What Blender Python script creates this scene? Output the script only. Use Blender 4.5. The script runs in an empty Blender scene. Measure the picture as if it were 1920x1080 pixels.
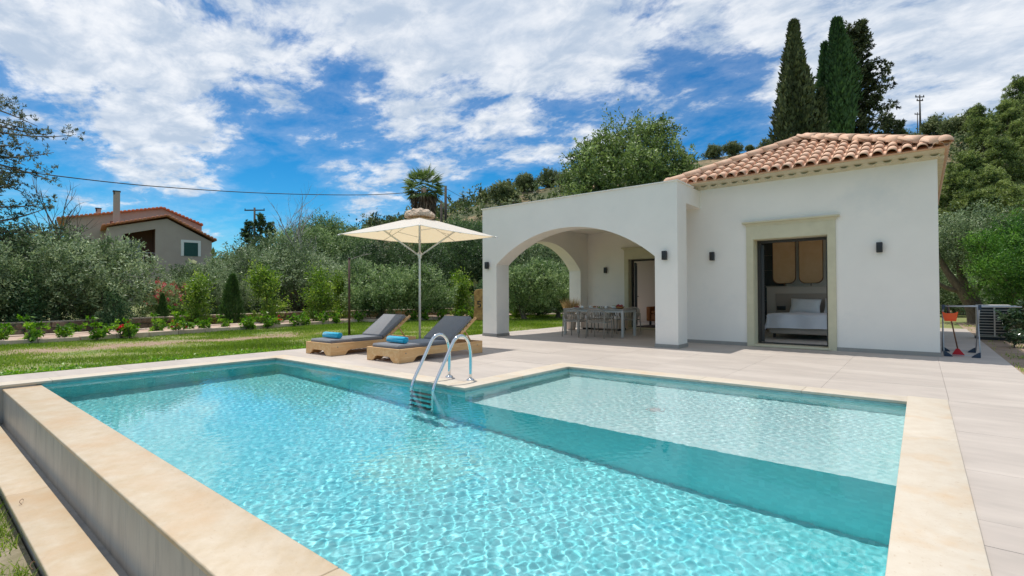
import bpy, bmesh, math, random
import numpy as np
from mathutils import Vector, Matrix

# ------------------------------------------------------------------ camera
SC = bpy.context.scene
COL = SC.collection
CAM_H = 1.15
YAW, PITCH, ROLL, FPX = 0.684244568, 0.0128694279, -0.00447630406, 939.256314
FW = np.array([-math.sin(YAW) * math.cos(PITCH), math.cos(YAW) * math.cos(PITCH), math.sin(PITCH)])
_r = np.array([math.cos(YAW), math.sin(YAW), 0.0])
_u = np.cross(_r, FW)
RT = _r * math.cos(ROLL) + _u * math.sin(ROLL)
UP = np.cross(RT, FW)
cam = bpy.data.cameras.new('camera')
cam.sensor_width = 36.0
cam.lens = FPX / 1920 * 36
cam.clip_start = 0.05
cam.clip_end = 3000
cam_o = bpy.data.objects.new('camera', cam)
COL.objects.link(cam_o)
M = Matrix((tuple(RT) + (0,), tuple(UP) + (0,), tuple(-FW) + (0,), (0, 0, 0, 1))).transposed()
M.translation = (0, 0, CAM_H)
cam_o.matrix_world = M
SC.camera = cam_o

# ------------------------------------------------------------------ sky, sun, exposure
SUN_DIR = Vector((-1.08, 0.27, 3.53)).normalized()
SUN_EL = math.asin(SUN_DIR.z)
world = bpy.data.worlds.new('World')
SC.world = world
world.use_nodes = True


def build_sky():
    nt = world.node_tree
    N, L = nt.nodes, nt.links
    bg = N['Background']
    bg.inputs['Strength'].default_value = 0.1
    sky = N.new('ShaderNodeTexSky')
    sky.sky_type = 'NISHITA'
    sky.sun_disc = False
    sky.sun_elevation = SUN_EL
    sky.sun_rotation = math.atan2(SUN_DIR.x, SUN_DIR.y)
    sky.air_density = 1.0
    sky.dust_density = 0.2
    sky.ozone_density = 2.5

    def math_(op, a, b=None, c=None):
        n = N.new('ShaderNodeMath')
        n.operation = op
        for i, x in enumerate((a, b, c)):
            if x is None:
                continue
            if isinstance(x, (int, float)):
                n.inputs[i].default_value = x
            else:
                L.new(x, n.inputs[i])
        return n.outputs[0]

    def mixc(f, a, b, mode='MIX'):
        n = N.new('ShaderNodeMix')
        n.data_type = 'RGBA'
        n.blend_type = mode
        for s, x in ((n.inputs[0], f), (n.inputs[6], a), (n.inputs[7], b)):
            if isinstance(x, (int, float)):
                s.default_value = x
            elif isinstance(x, tuple):
                s.default_value = x
            else:
                L.new(x, s)
        return n.outputs[2]

    def smooth(x, lo, hi, a=0.0, b=1.0):
        n = N.new('ShaderNodeMapRange')
        n.interpolation_type = 'SMOOTHSTEP'
        L.new(x, n.inputs[0])
        n.inputs[1].default_value = lo
        n.inputs[2].default_value = hi
        n.inputs[3].default_value = a
        n.inputs[4].default_value = b
        return n.outputs[0]

    tc = N.new('ShaderNodeTexCoord')
    sep = N.new('ShaderNodeSeparateXYZ')
    L.new(tc.outputs['Generated'], sep.inputs[0])
    dx, dy, dz = sep.outputs
    den = math_('ADD', math_('MAXIMUM', dz, 0.0), 0.17)
    px = math_('DIVIDE', dx, den)
    py = math_('DIVIDE', dy, den)
    comb = N.new('ShaderNodeCombineXYZ')
    L.new(px, comb.inputs[0])
    L.new(py, comb.inputs[1])
    mp = N.new('ShaderNodeMapping')
    mp.inputs['Rotation'].default_value = (0, 0, math.radians(SKY_ROT))
    mp.inputs['Scale'].default_value = (1.35, 1.75, 1.0)
    mp.inputs['Location'].default_value = SKY_OFF
    L.new(comb.outputs[0], mp.inputs[0])

    def noise(scale, detail, rough, dist=0.0, vec=None):
        n = N.new('ShaderNodeTexNoise')
        n.inputs['Scale'].default_value = scale
        n.inputs['Detail'].default_value = detail
        n.inputs['Roughness'].default_value = rough
        n.inputs['Distortion'].default_value = dist
        L.new(vec if vec is not None else mp.outputs[0], n.inputs['Vector'])
        return n.outputs['Fac']
    big = noise(0.42, 2.0, 0.5)
    mid = noise(2.1, 7.0, 0.62, 0.25)
    fine = noise(7.0, 6.0, 0.65, 0.4)
    # coverage: denser overhead, opening towards the horizon
    cov = smooth(dz, 0.10, 0.36, -0.10, 0.085)
    f = math_('ADD', math_('MULTIPLY', mid, 0.72), math_('MULTIPLY', big, 0.42))
    f = math_('ADD', f, math_('MULTIPLY', fine, 0.16))
    f = math_('ADD', f, cov)

    # broad banks and gaps of this day's sky, given as directions
    def lobe(az, el, rad, amt):
        # az in degrees from +Y towards -X, el in degrees
        nonlocal f
        a, e = math.radians(az), math.radians(el)
        v = N.new('ShaderNodeVectorMath')
        v.operation = 'DOT_PRODUCT'
        nrm = N.new('ShaderNodeVectorMath')
        nrm.operation = 'NORMALIZE'
        L.new(tc.outputs['Generated'], nrm.inputs[0])
        L.new(nrm.outputs[0], v.inputs[0])
        v.inputs[1].default_value = (-math.sin(a) * math.cos(e), math.cos(a) * math.cos(e), math.sin(e))
        c = math.cos(math.radians(rad))
        s = smooth(v.outputs['Value'], c, 1.0, 0.0, amt)
        f = math_('ADD', f, s)
    for q in SKY_LOBES:
        lobe(*q)
    mask = math_('MAXIMUM', smooth(f, 0.61, 0.775), smooth(f, 0.48, 0.70, 0.0, 0.20))
    # thin streaks low down
    body = noise(3.6, 6.0, 0.58, 0.3)
    lit = smooth(math_('ADD', math_('MULTIPLY', body, 0.80), math_('MULTIPLY', fine, 0.45)), 0.46, 0.82)
    shade = smooth(noise(1.15, 4.0, 0.55, 0.2), 0.50, 0.66)
    ccol = mixc(lit, (3.1, 3.65, 4.4, 1), (5.65, 5.75, 5.9, 1))
    ccol = mixc(math_('MULTIPLY', shade, 0.42), ccol, mixc(body, (2.1, 2.75, 3.7, 1), (4.7, 5.1, 5.6, 1)))
    hs = N.new('ShaderNodeHueSaturation')
    hs.inputs['Saturation'].default_value = 1.22
    hs.inputs['Value'].default_value = 0.95
    L.new(sky.outputs[0], hs.inputs['Color'])
    tone = mixc(smooth(dz, 0.05, 0.38), (0.22, 0.62, 0.76, 1), (0.05, 0.47, 0.64, 1))
    deep = mixc(1.0, hs.outputs[0], tone, 'MULTIPLY')
    out = mixc(math_('MULTIPLY', mask, 0.93), deep, ccol)
    L.new(out, bg.inputs['Color'])


SKY_ROT = 25.0
SKY_OFF = (3.1, 1.7, 0.0)
SKY_LOBES = [(74, 13, 7, 0.14), (56, 13, 6, 0.15), (47, 12, 5, 0.08), (62, 18, 13, -0.10), (40, 15, 12, -0.08), (20, 20, 9, -0.09), (80, 32, 24, 0.10), (0, 24, 14, 0.10), (39, 30, 16, 0.10)]
build_sky()

sun = bpy.data.lights.new('sun', 'SUN')
sun.energy = 2.32
sun.angle = math.radians(0.53)
sun.color = (1.0, 0.955, 0.90)
sun.cycles.is_caustics_light = True
sun_o = bpy.data.objects.new('sun', sun)
sun_o.rotation_euler = SUN_DIR.to_track_quat('Z', 'Y').to_euler()
sun_o.location = (0, 0, 30)
COL.objects.link(sun_o)

SC.view_settings.view_transform = 'Standard'
SC.view_settings.look = 'None'
SC.view_settings.exposure = 0.80
SC.view_settings.gamma = 1.0
SC.view_settings.use_curve_mapping = False
SC.render.engine = 'CYCLES'
cy = SC.cycles
cy.use_denoising = True
cy.max_bounces = 8
cy.diffuse_bounces = 6
cy.glossy_bounces = 4
cy.transmission_bounces = 6
cy.transparent_max_bounces = 8
cy.sample_clamp_indirect = 6.0
cy.caustics_reflective = False
cy.caustics_refractive = True
cy.volume_bounces = 0

# ------------------------------------------------------------------ helpers
R = random.Random(7)
RNG = np.random.default_rng(11)


def at(u, d, z=0.0):
    """The point of the place seen in column u of the photograph at depth d, on height z."""
    k = (u - 960) / FPX * d
    fx, fy = -math.sin(YAW), math.cos(YAW)
    rx, ry = math.cos(YAW), math.sin(YAW)
    return Vector((fx * d + rx * k, fy * d + ry * k, z))


def hz(u, v, d):
    """Height seen at pixel (u, v) at depth d."""
    hor = 557.2 - (u + 191.5) * 8.6 / 1917.8
    return CAM_H + (hor - v) / FPX * d


KIDS = {}


class MB:
    def __init__(s):
        s.v, s.f, s.smooth = [], [], []

    def add(s, vs, fs, smooth=False):
        n = len(s.v)
        s.v.extend([tuple(p) for p in vs])
        s.f.extend([tuple(i + n for i in f) for f in fs])
        s.smooth.extend([smooth] * len(fs))
        return s

    def box(s, x0, x1, y0, y1, z0, z1, M=None):
        vs = [(x0, y0, z0), (x1, y0, z0), (x1, y1, z0), (x0, y1, z0), (x0, y0, z1), (x1, y0, z1), (x1, y1, z1), (x0, y1, z1)]
        if M is not None:
            vs = [tuple(M @ Vector(p)) for p in vs]
        return s.add(vs, [(0, 3, 2, 1), (4, 5, 6, 7), (0, 1, 5, 4), (1, 2, 6, 5), (2, 3, 7, 6), (3, 0, 4, 7)])

    def rbox(s, x0, x1, y0, y1, z0, z1, r=0.01, M=None, seg=2):
        bm = bmesh.new()
        bmesh.ops.create_cube(bm, size=1)
        for v in bm.verts:
            v.co = Vector(((x0 + x1) / 2 + v.co.x * (x1 - x0), (y0 + y1) / 2 + v.co.y * (y1 - y0), (z0 + z1) / 2 + v.co.z * (z1 - z0)))
        bmesh.ops.bevel(bm, geom=bm.edges[:], offset=r, segments=seg, affect='EDGES', profile=0.5)
        bm.verts.index_update()
        vs = [(M @ v.co if M is not None else v.co.copy()) for v in bm.verts]
        fs = [[v.index for v in f.verts] for f in bm.faces]
        bm.free()
        return s.add(vs, fs, seg > 1)

    def tube(s, pts, r, seg=8, caps=True, smooth=True):
        pts = [Vector(p) for p in pts]
        rs = r if isinstance(r, (list, tuple)) else [r] * len(pts)
        vs, fs = [], []
        prev = None
        for i, p in enumerate(pts):
            t = (pts[min(i + 1, len(pts) - 1)] - pts[max(i - 1, 0)])
            t = t.normalized() if t.length > 1e-9 else Vector((0, 0, 1))
            if prev is None:
                a = Vector((0, 0, 1)) if abs(t.z) < 0.9 else Vector((1, 0, 0))
                n = t.cross(a).normalized()
            else:
                n = (prev - t * prev.dot(t)).normalized()
            prev = n
            b = t.cross(n)
            for k in range(seg):
                a = 2 * math.pi * k / seg
                vs.append(p + (n * math.cos(a) + b * math.sin(a)) * rs[i])
        for i in range(len(pts) - 1):
            for k in range(seg):
                k2 = (k + 1) % seg
                fs.append((i * seg + k, i * seg + k2, (i + 1) * seg + k2, (i + 1) * seg + k))
        if caps:
            fs.append(tuple(range(seg - 1, -1, -1)))
            fs.append(tuple((len(pts) - 1) * seg + k for k in range(seg)))
        return s.add(vs, fs, smooth)

    def lathe(s, prof, seg=20, c=(0, 0, 0), smooth=True):
        vs, fs = [], []
        for (r, z) in prof:
            for k in range(seg):
                a = 2 * math.pi * k / seg
                vs.append((c[0] + r * math.cos(a), c[1] + r * math.sin(a), c[2] + z))
        for i in range(len(prof) - 1):
            for k in range(seg):
                k2 = (k + 1) % seg
                fs.append((i * seg + k, i * seg + k2, (i + 1) * seg + k2, (i + 1) * seg + k))
        return s.add(vs, fs, smooth)

    def prism(s, poly, axis, a, b, smooth=False):
        """poly: 2-D outline; axis 'y' -> points are (x, z); 'x' -> (y, z); 'z' -> (x, y)."""
        def mk(p, t):
            return {'y': (p[0], t, p[1]), 'x': (t, p[0], p[1]), 'z': (p[0], p[1], t)}[axis]
        n = len(poly)
        vs = [mk(p, a) for p in poly] + [mk(p, b) for p in poly]
        fs = [tuple(range(n)), tuple(range(2 * n - 1, n - 1, -1))]
        for i in range(n):
            j = (i + 1) % n
            fs.append((i, i + n, j + n, j))
        return s.add(vs, fs, smooth)

    def mesh(s, name):
        me = bpy.data.meshes.new(name)
        me.from_pydata([tuple(p) for p in s.v], [], s.f)
        if any(s.smooth):
            me.polygons.foreach_set('use_smooth', s.smooth)
        bm = bmesh.new()
        bm.from_mesh(me)
        bmesh.ops.recalc_face_normals(bm, faces=bm.faces[:])
        bm.to_mesh(me)
        bm.free()
        me.update()
        return me

    def build(s, name, mat, parent=None, bevel=0.0):
        me = s.mesh(name)
        if mat:
            me.materials.append(mat)
        return put(name, me, parent, bevel)


def put(name, me, parent=None, bevel=0.0):
    o = bpy.data.objects.new(name, me)
    COL.objects.link(o)
    if parent is not None:
        o.parent = parent
        KIDS.setdefault(parent.name, []).append(o)
    if bevel:
        m = o.modifiers.new('edge', 'BEVEL')
        m.width = bevel
        m.segments = 2
        m.limit_method = 'ANGLE'
        m.angle_limit = math.radians(40)
    return o


def tag(o, label=None, cat=None, group=None, kind=None):
    if label:
        o['label'] = label
    if cat:
        o['category'] = cat
    if group:
        o['group'] = group
    if kind:
        o['kind'] = kind
    return o


def thing(name, label, cat, loc=(0, 0, 0), rz=0.0, group=None):
    o = bpy.data.objects.new(name, None)
    COL.objects.link(o)
    o.empty_display_size = 0.2
    o.location = loc
    o.rotation_euler = (0, 0, rz)
    return tag(o, label, cat, group)


def dup(src, loc=None, rz=None, sc=None, label=None, group=None):
    """A copy of a thing with copies of its parts and sub-parts; mesh data is shared."""
    def rec(o, par):
        c = o.copy()
        COL.objects.link(c)
        if par is not None:
            c.parent = par
            KIDS.setdefault(par.name, []).append(c)
        for k in list(KIDS.get(o.name, [])):
            rec(k, c)
        return c
    c = rec(src, None)
    if loc is not None:
        c.location = loc
    if rz is not None:
        c.rotation_euler = (0, 0, rz)
    if sc is not None:
        c.scale = sc if isinstance(sc, tuple) else (sc, sc, sc)
    if label:
        c['label'] = label
    if group:
        c['group'] = group
    return c


# ------------------------------------------------------------------ materials
MATS = {}


def mat(name, col=(0.5, 0.5, 0.5), rough=0.6, col2=None, scale=3.0, detail=6.0, contrast=(0.35, 0.65), bump=0.0, bscale=40.0,
        metal=0.0, spec=0.5, stretch=None, third=None, obj_var=0.0, coat=0.0, sheen=0.0, speck=None):
    m = bpy.data.materials.new(name)
    m.use_nodes = True
    N, L = m.node_tree.nodes, m.node_tree.links
    p = N['Principled BSDF']
    p.inputs['Roughness'].default_value = rough
    p.inputs['Metallic'].default_value = metal
    p.inputs['Specular IOR Level'].default_value = spec
    p.inputs['Base Color'].default_value = (*col, 1)
    if coat:
        p.inputs['Coat Weight'].default_value = coat
    if sheen:
        p.inputs['Sheen Weight'].default_value = sheen
    geo = N.new('ShaderNodeNewGeometry')
    vec = geo.outputs['Position']
    if stretch:
        mp = N.new('ShaderNodeMapping')
        mp.inputs['Scale'].default_value = stretch
        L.new(vec, mp.inputs[0])
        vec = mp.outputs[0]
    last = None
    if col2 is not None:
        t = N.new('ShaderNodeTexNoise')
        t.inputs['Scale'].default_value = scale
        t.inputs['Detail'].default_value = detail
        t.inputs['Roughness'].default_value = 0.6
        L.new(vec, t.inputs['Vector'])
        r = N.new('ShaderNodeMapRange')
        r.inputs[1].default_value, r.inputs[2].default_value = contrast
        L.new(t.outputs['Fac'], r.inputs[0])
        mx = N.new('ShaderNodeMix')
        mx.data_type = 'RGBA'
        mx.inputs[6].default_value = (*col, 1)
        mx.inputs[7].default_value = (*col2, 1)
        L.new(r.outputs[0], mx.inputs[0])
        last = mx.outputs[2]
    for third in [t_ for t_ in (third, speck) if t_ is not None]:
        c3, s3, lo, hi = third
        t = N.new('ShaderNodeTexNoise')
        t.inputs['Scale'].default_value = s3
        t.inputs['Detail'].default_value = 8
        t.inputs['Roughness'].default_value = 0.65
        L.new(vec, t.inputs['Vector'])
        r = N.new('ShaderNodeMapRange')
        r.inputs[1].default_value, r.inputs[2].default_value = lo, hi
        L.new(t.outputs['Fac'], r.inputs[0])
        mx = N.new('ShaderNodeMix')
        mx.data_type = 'RGBA'
        L.new(r.outputs[0], mx.inputs[0])
        if last is not None:
            L.new(last, mx.inputs[6])
        else:
            mx.inputs[6].default_value = (*col, 1)
        mx.inputs[7].default_value = (*c3, 1)
        last = mx.outputs[2]
    if obj_var:
        oi = N.new('ShaderNodeObjectInfo')
        r = N.new('ShaderNodeMapRange')
        r.inputs[3].default_value = 1 - obj_var
        r.inputs[4].default_value = 1 + obj_var
        L.new(oi.outputs['Random'], r.inputs[0])
        hs = N.new('ShaderNodeHueSaturation')
        L.new(r.outputs[0], hs.inputs['Value'])
        if last is not None:
            L.new(last, hs.inputs['Color'])
        else:
            hs.inputs['Color'].default_value = (*col, 1)
        last = hs.outputs[0]
    if last is not None:
        L.new(last, p.inputs['Base Color'])
    if bump:
        t = N.new('ShaderNodeTexNoise')
        t.inputs['Scale'].default_value = bscale
        t.inputs['Detail'].default_value = 5
        L.new(vec, t.inputs['Vector'])
        b = N.new('ShaderNodeBump')
        b.inputs['Strength'].default_value = 1.0
        b.inputs['Distance'].default_value = bump
        L.new(t.outputs['Fac'], b.inputs['Height'])
        L.new(b.outputs[0], p.inputs['Normal'])
    MATS[name] = m
    return m


def leafmat(name, c_dark, c_mid, c_light, rough=0.45, trans=0.3, spec=0.4):
    """Leaf colour runs along each leaf's own 'tint' value."""
    m = bpy.data.materials.new(name)
    m.use_nodes = True
    N, L = m.node_tree.nodes, m.node_tree.links
    p = N['Principled BSDF']
    p.inputs['Roughness'].default_value = rough
    p.inputs['Specular IOR Level'].default_value = spec
    a = N.new('ShaderNodeAttribute')
    a.attribute_name = 'tint'
    cr = N.new('ShaderNodeValToRGB')
    e = cr.color_ramp.elements
    e[0].position, e[0].color = 0.0, (*c_dark, 1)
    e[1].position, e[1].color = 1.0, (*c_light, 1)
    k = e.new(0.5)
    k.color = (*c_mid, 1)
    L.new(a.outputs['Fac'], cr.inputs[0])
    L.new(cr.outputs[0], p.inputs['Base Color'])
    tr = N.new('ShaderNodeBsdfTranslucent')
    hs = N.new('ShaderNodeHueSaturation')
    hs.inputs['Value'].default_value = 1.5
    hs.inputs['Saturation'].default_value = 1.1
    L.new(cr.outputs[0], hs.inputs['Color'])
    L.new(hs.outputs[0], tr.inputs['Color'])
    mx = N.new('ShaderNodeMixShader')
    mx.inputs[0].default_value = trans
    L.new(p.outputs[0], mx.inputs[1])
    L.new(tr.outputs[0], mx.inputs[2])
    L.new(mx.outputs[0], N['Material Output'].inputs[0])
    MATS[name] = m
    return m


m_plaster = mat('white_plaster', (0.87, 0.815, 0.75), 0.9, (0.83, 0.78, 0.72), 1.3, bump=0.0006, bscale=90, third=((0.70, 0.69, 0.665), 0.6, 0.55, 0.8))
m_stucco_in = mat('inner_plaster', (0.62, 0.585, 0.54), 0.9, (0.58, 0.55, 0.51), 1.1)
m_trim = mat('cream_stone_trim', (0.62, 0.565, 0.40), 0.85, (0.56, 0.51, 0.36), 4.0, bump=0.0005, bscale=120)
m_tilefloor = mat('porcelain_slab', (0.455, 0.395, 0.342), 0.6, (0.405, 0.355, 0.307), 2.6, 8, (0.3, 0.7), bump=0.0004, bscale=60, stretch=(1.0, 3.2, 1.0), third=((0.54, 0.475, 0.41), 0.55, 0.45, 0.75), obj_var=0.035, speck=((0.36, 0.31, 0.27), 1.7, 0.60, 0.95))
m_grout = mat('grout', (0.40, 0.355, 0.31), 0.9)
m_coping = mat('beige_stone_coping', (0.53, 0.45, 0.345), 0.55, (0.585, 0.52, 0.42), 8.0, 9, (0.3, 0.7), bump=0.0012, bscale=35, stretch=(1, 1, 1), third=((0.55, 0.39, 0.23), 2.1, 0.52, 0.78), obj_var=0.03, speck=((0.40, 0.28, 0.17), 55, 0.60, 0.78))
m_cladding = mat('grey_cladding', (0.36, 0.34, 0.31), 0.45, (0.45, 0.43, 0.39), 2.0, 8, (0.3, 0.7), stretch=(3.0, 3.0, 0.5), obj_var=0.04, third=((0.27, 0.27, 0.265), 5.0, 0.5, 0.75))
m_skirt = mat('grey_skirting', (0.30, 0.28, 0.255), 0.6, (0.34, 0.32, 0.29), 4)
m_clay = mat('clay_tile', (0.60, 0.36, 0.235), 0.8, (0.68, 0.44, 0.30), 7.0, 6, (0.3, 0.7), bump=0.001, bscale=80, obj_var=0.06, third=((0.70, 0.50, 0.37), 2.5, 0.5, 0.8))
m_clay_far = mat('red_clay', (0.50, 0.17, 0.09), 0.8, (0.60, 0.26, 0.15), 3.0)
m_soffit = mat('cream_soffit', (0.66, 0.60, 0.46), 0.85, (0.60, 0.53, 0.38), 5)
m_black = mat('black_metal', (0.018, 0.018, 0.020), 0.45)
m_frame = mat('brown_black_frame', (0.035, 0.028, 0.025), 0.4)
m_wood = mat('pale_pine', (0.74, 0.45, 0.20), 0.55, (0.64, 0.34, 0.13), 6.0, 5, (0.3, 0.7), stretch=(6, 1, 8), third=((0.80, 0.54, 0.28), 2.0, 0.45, 0.7), obj_var=0.06)
m_cushion = mat('grey_fabric', (0.16, 0.16, 0.17), 0.95, (0.19, 0.19, 0.20), 30, bump=0.0006, bscale=400, sheen=0.3)
m_piping = mat('light_grey_piping', (0.24, 0.24, 0.25), 0.9)
m_towel = mat('turquoise_towel', (0.005, 0.33, 0.52), 0.95, (0.01, 0.41, 0.60), 25, bump=0.002, bscale=220, sheen=0.4)
m_canvas = mat('cream_canvas', (0.80, 0.76, 0.69), 0.85)
m_alu = mat('light_aluminium', (0.70, 0.69, 0.66), 0.35, metal=0.3)
m_steel = mat('polished_steel', (0.72, 0.73, 0.73), 0.10, metal=1.0)
m_chair = mat('taupe_weave', (0.36, 0.32, 0.27), 0.7, (0.30, 0.265, 0.22), 60)
m_table = mat('table_taupe', (0.34, 0.31, 0.27), 0.5, (0.28, 0.25, 0.22), 8)
m_tableleg = mat('table_leg_grey', (0.48, 0.47, 0.44), 0.45)
m_crock = mat('white_crockery', (0.78, 0.77, 0.74), 0.25)
m_pot = mat('pale_plant_pot', (0.62, 0.50, 0.42), 0.7, (0.68, 0.57, 0.49), 4)
m_orange = mat('orange_plastic', (0.85, 0.10, 0.01), 0.4)
m_red = mat('red_bristle', (0.50, 0.01, 0.02), 0.7)
m_navy = mat('navy_plastic', (0.02, 0.035, 0.07), 0.4)
m_acbody = mat('cream_metal_casing', (0.55, 0.53, 0.48), 0.5, (0.50, 0.48, 0.43), 3)
m_acdark = mat('dark_fins', (0.02, 0.025, 0.03), 0.6)
m_bark = mat('bark', (0.12, 0.095, 0.07), 0.95, (0.20, 0.165, 0.13), 9, 6, bump=0.012, bscale=25, stretch=(2, 2, 0.6))
m_barkpale = mat('pale_dead_wood', (0.42, 0.38, 0.34), 0.9, (0.30, 0.27, 0.24), 10)
m_pole = mat('dark_timber_pole', (0.05, 0.04, 0.033), 0.85, (0.08, 0.065, 0.05), 6)
m_wire = mat('black_cable', (0.012, 0.012, 0.014), 0.6)
m_stone = mat('rubble_stone', (0.22, 0.115, 0.07), 0.95, (0.33, 0.21, 0.14), 8, bump=0.01, bscale=18, obj_var=0.25)
m_stonecap = mat('pale_wall_stone', (0.60, 0.48, 0.37), 0.9, (0.50, 0.38, 0.28), 6, bump=0.006, bscale=20, obj_var=0.15)
m_stele = mat('ochre_stone', (0.56, 0.33, 0.12), 0.9, (0.34, 0.18, 0.07), 5, 8, (0.4, 0.6), bump=0.02, bscale=12)
m_house = mat('taupe_render', (0.44, 0.36, 0.31), 0.95, (0.41, 0.33, 0.285), 1.2)
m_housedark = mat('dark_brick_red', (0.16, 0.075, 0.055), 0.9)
m_whitetrim = mat('white_trim', (0.74, 0.73, 0.70), 0.7)
m_greenshut = mat('green_shutter', (0.01, 0.07, 0.055), 0.5)
m_glassdark = mat('dark_window_glass', (0.01, 0.014, 0.016), 0.08, spec=0.8)
m_duvet = mat('white_linen', (0.84, 0.85, 0.90), 0.9, (0.80, 0.81, 0.87), 4, bump=0.01, bscale=7)
m_pillow = mat('pillow_cotton', (0.86, 0.85, 0.85), 0.9, (0.80, 0.79, 0.80), 6, bump=0.012, bscale=9)
m_head = mat('headboard_taupe', (0.56, 0.48, 0.41), 0.8)
m_headin = mat('headboard_inset', (0.38, 0.31, 0.26), 0.8)
m_bedbase = mat('bed_base_fabric', (0.48, 0.41, 0.35), 0.9)
m_rattan = mat('rattan_cane', (0.74, 0.46, 0.26), 0.7, (0.66, 0.38, 0.19), 5, bump=0.002, bscale=260, third=((0.66, 0.42, 0.23), 60, 0.45, 0.6))
m_rim = mat('bronze_rim', (0.16, 0.07, 0.035), 0.5)
m_darktile = mat('dark_wall_tile', (0.035, 0.042, 0.048), 0.25, obj_var=0.1)
m_room = mat('room_plaster', (0.80, 0.74, 0.67), 0.9)
m_roomfloor = mat('room_floor', (0.66, 0.61, 0.55), 0.4)
m_leather = mat('tan_leather', (0.42, 0.15, 0.045), 0.5, (0.35, 0.11, 0.03), 6)
m_fruit = mat('dark_red_fruit', (0.25, 0.012, 0.01), 0.4)
m_greenfood = mat('green_salad', (0.08, 0.16, 0.02), 0.6, (0.14, 0.22, 0.03), 30)
m_bread = mat('brown_bread', (0.32, 0.14, 0.05), 0.8)
m_soil = mat('bare_soil', (0.27, 0.19, 0.13), 0.95, (0.36, 0.27, 0.19), 3.0, 8, bump=0.02, bscale=14)
m_bedsoil = mat('pinkish_path_earth', (0.40, 0.27, 0.20), 0.95, (0.48, 0.36, 0.28), 2.5, 8, bump=0.02, bscale=14)
m_drain = mat('steel_drain', (0.16, 0.17, 0.18), 0.3, metal=0.7)
m_cap = mat('straw_stone_cap', (0.46, 0.33, 0.23), 0.95, (0.66, 0.54, 0.42), 26, 5, bump=0.02, bscale=30)

lf_olive = leafmat('olive_leaf', (0.040, 0.068, 0.026), (0.130, 0.190, 0.075), (0.40, 0.48, 0.27), 0.5, 0.22)
lf_olive_g = leafmat('olive_leaf_green', (0.05, 0.095, 0.034), (0.165, 0.25, 0.085), (0.4, 0.5, 0.23), 0.5, 0.25)
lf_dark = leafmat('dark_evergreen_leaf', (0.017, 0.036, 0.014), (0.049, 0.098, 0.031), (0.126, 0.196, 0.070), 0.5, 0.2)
lf_lime = leafmat('young_lime_leaf', (0.05, 0.10, 0.012), (0.15, 0.27, 0.03), (0.36, 0.46, 0.09), 0.4, 0.35)
lf_shrub = leafmat('bright_shrub_leaf', (0.045, 0.11, 0.010), (0.13, 0.29, 0.025), (0.30, 0.46, 0.06), 0.4, 0.35)
lf_pine = leafmat('pine_needles', (0.045, 0.075, 0.022), (0.17, 0.225, 0.055), (0.36, 0.42, 0.14), 0.6, 0.25)
lf_cyp = leafmat('cypress_scales', (0.016, 0.028, 0.01), (0.06, 0.078, 0.028), (0.17, 0.185, 0.08), 0.7, 0.12)
lf_cypg = leafmat('green_cypress_scales', (0.012, 0.034, 0.010), (0.034, 0.078, 0.022), (0.084, 0.156, 0.048), 0.7, 0.12)
lf_poplar = leafmat('broadleaf_crown_leaf', (0.038, 0.068, 0.02), (0.145, 0.21, 0.058), (0.32, 0.41, 0.15), 0.45, 0.3)
lf_palm = leafmat('palm_frond_leaf', (0.046, 0.078, 0.019), (0.130, 0.195, 0.052), (0.338, 0.416, 0.169), 0.4, 0.25)
lf_deadpalm = leafmat('dead_frond_leaf', (0.09, 0.055, 0.035), (0.17, 0.115, 0.075), (0.28, 0.21, 0.15), 0.8, 0.1)
lf_grass = leafmat('grass_blade', (0.085, 0.15, 0.016), (0.19, 0.3, 0.034), (0.42, 0.48, 0.12), 0.5, 0.35)
lf_straw = leafmat('straw_blade', (0.26, 0.17, 0.07), (0.48, 0.34, 0.16), (0.70, 0.54, 0.30), 0.7, 0.3)
lf_scrub = leafmat('hillside_scrub_leaf', (0.055, 0.078, 0.028), (0.15, 0.185, 0.068), (0.3, 0.32, 0.145), 0.7, 0.15)
lf_pink = leafmat('oleander_bloom', (0.45, 0.05, 0.08), (0.62, 0.11, 0.14), (0.75, 0.25, 0.26), 0.5, 0.3)
lf_twig = leafmat('brown_twig_leaf', (0.06, 0.04, 0.03), (0.12, 0.085, 0.06), (0.22, 0.17, 0.13), 0.8, 0.1)

# mosaic floor of the pool
def mosaic(name, c1, c2, c3, tile=0.045):
    m = mat(name, c1, 0.35, c2, 2.0)
    N, L = m.node_tree.nodes, m.node_tree.links
    p = N['Principled BSDF']
    geo = N.new('ShaderNodeNewGeometry')
    sn = N.new('ShaderNodeVectorMath')
    sn.operation = 'SNAP'
    sn.inputs[1].default_value = (tile, tile, tile)
    L.new(geo.outputs['Position'], sn.inputs[0])
    wn = N.new('ShaderNodeTexWhiteNoise')
    L.new(sn.outputs[0], wn.inputs['Vector'])
    cr = N.new('ShaderNodeValToRGB')
    e = cr.color_ramp.elements
    e[0].color, e[1].color = (*c1, 1), (*c3, 1)
    k = e.new(0.6)
    k.color = (*c2, 1)
    L.new(wn.outputs['Value'], cr.inputs[0])
    L.new(cr.outputs[0], p.inputs['Base Color'])
    return m


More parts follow.
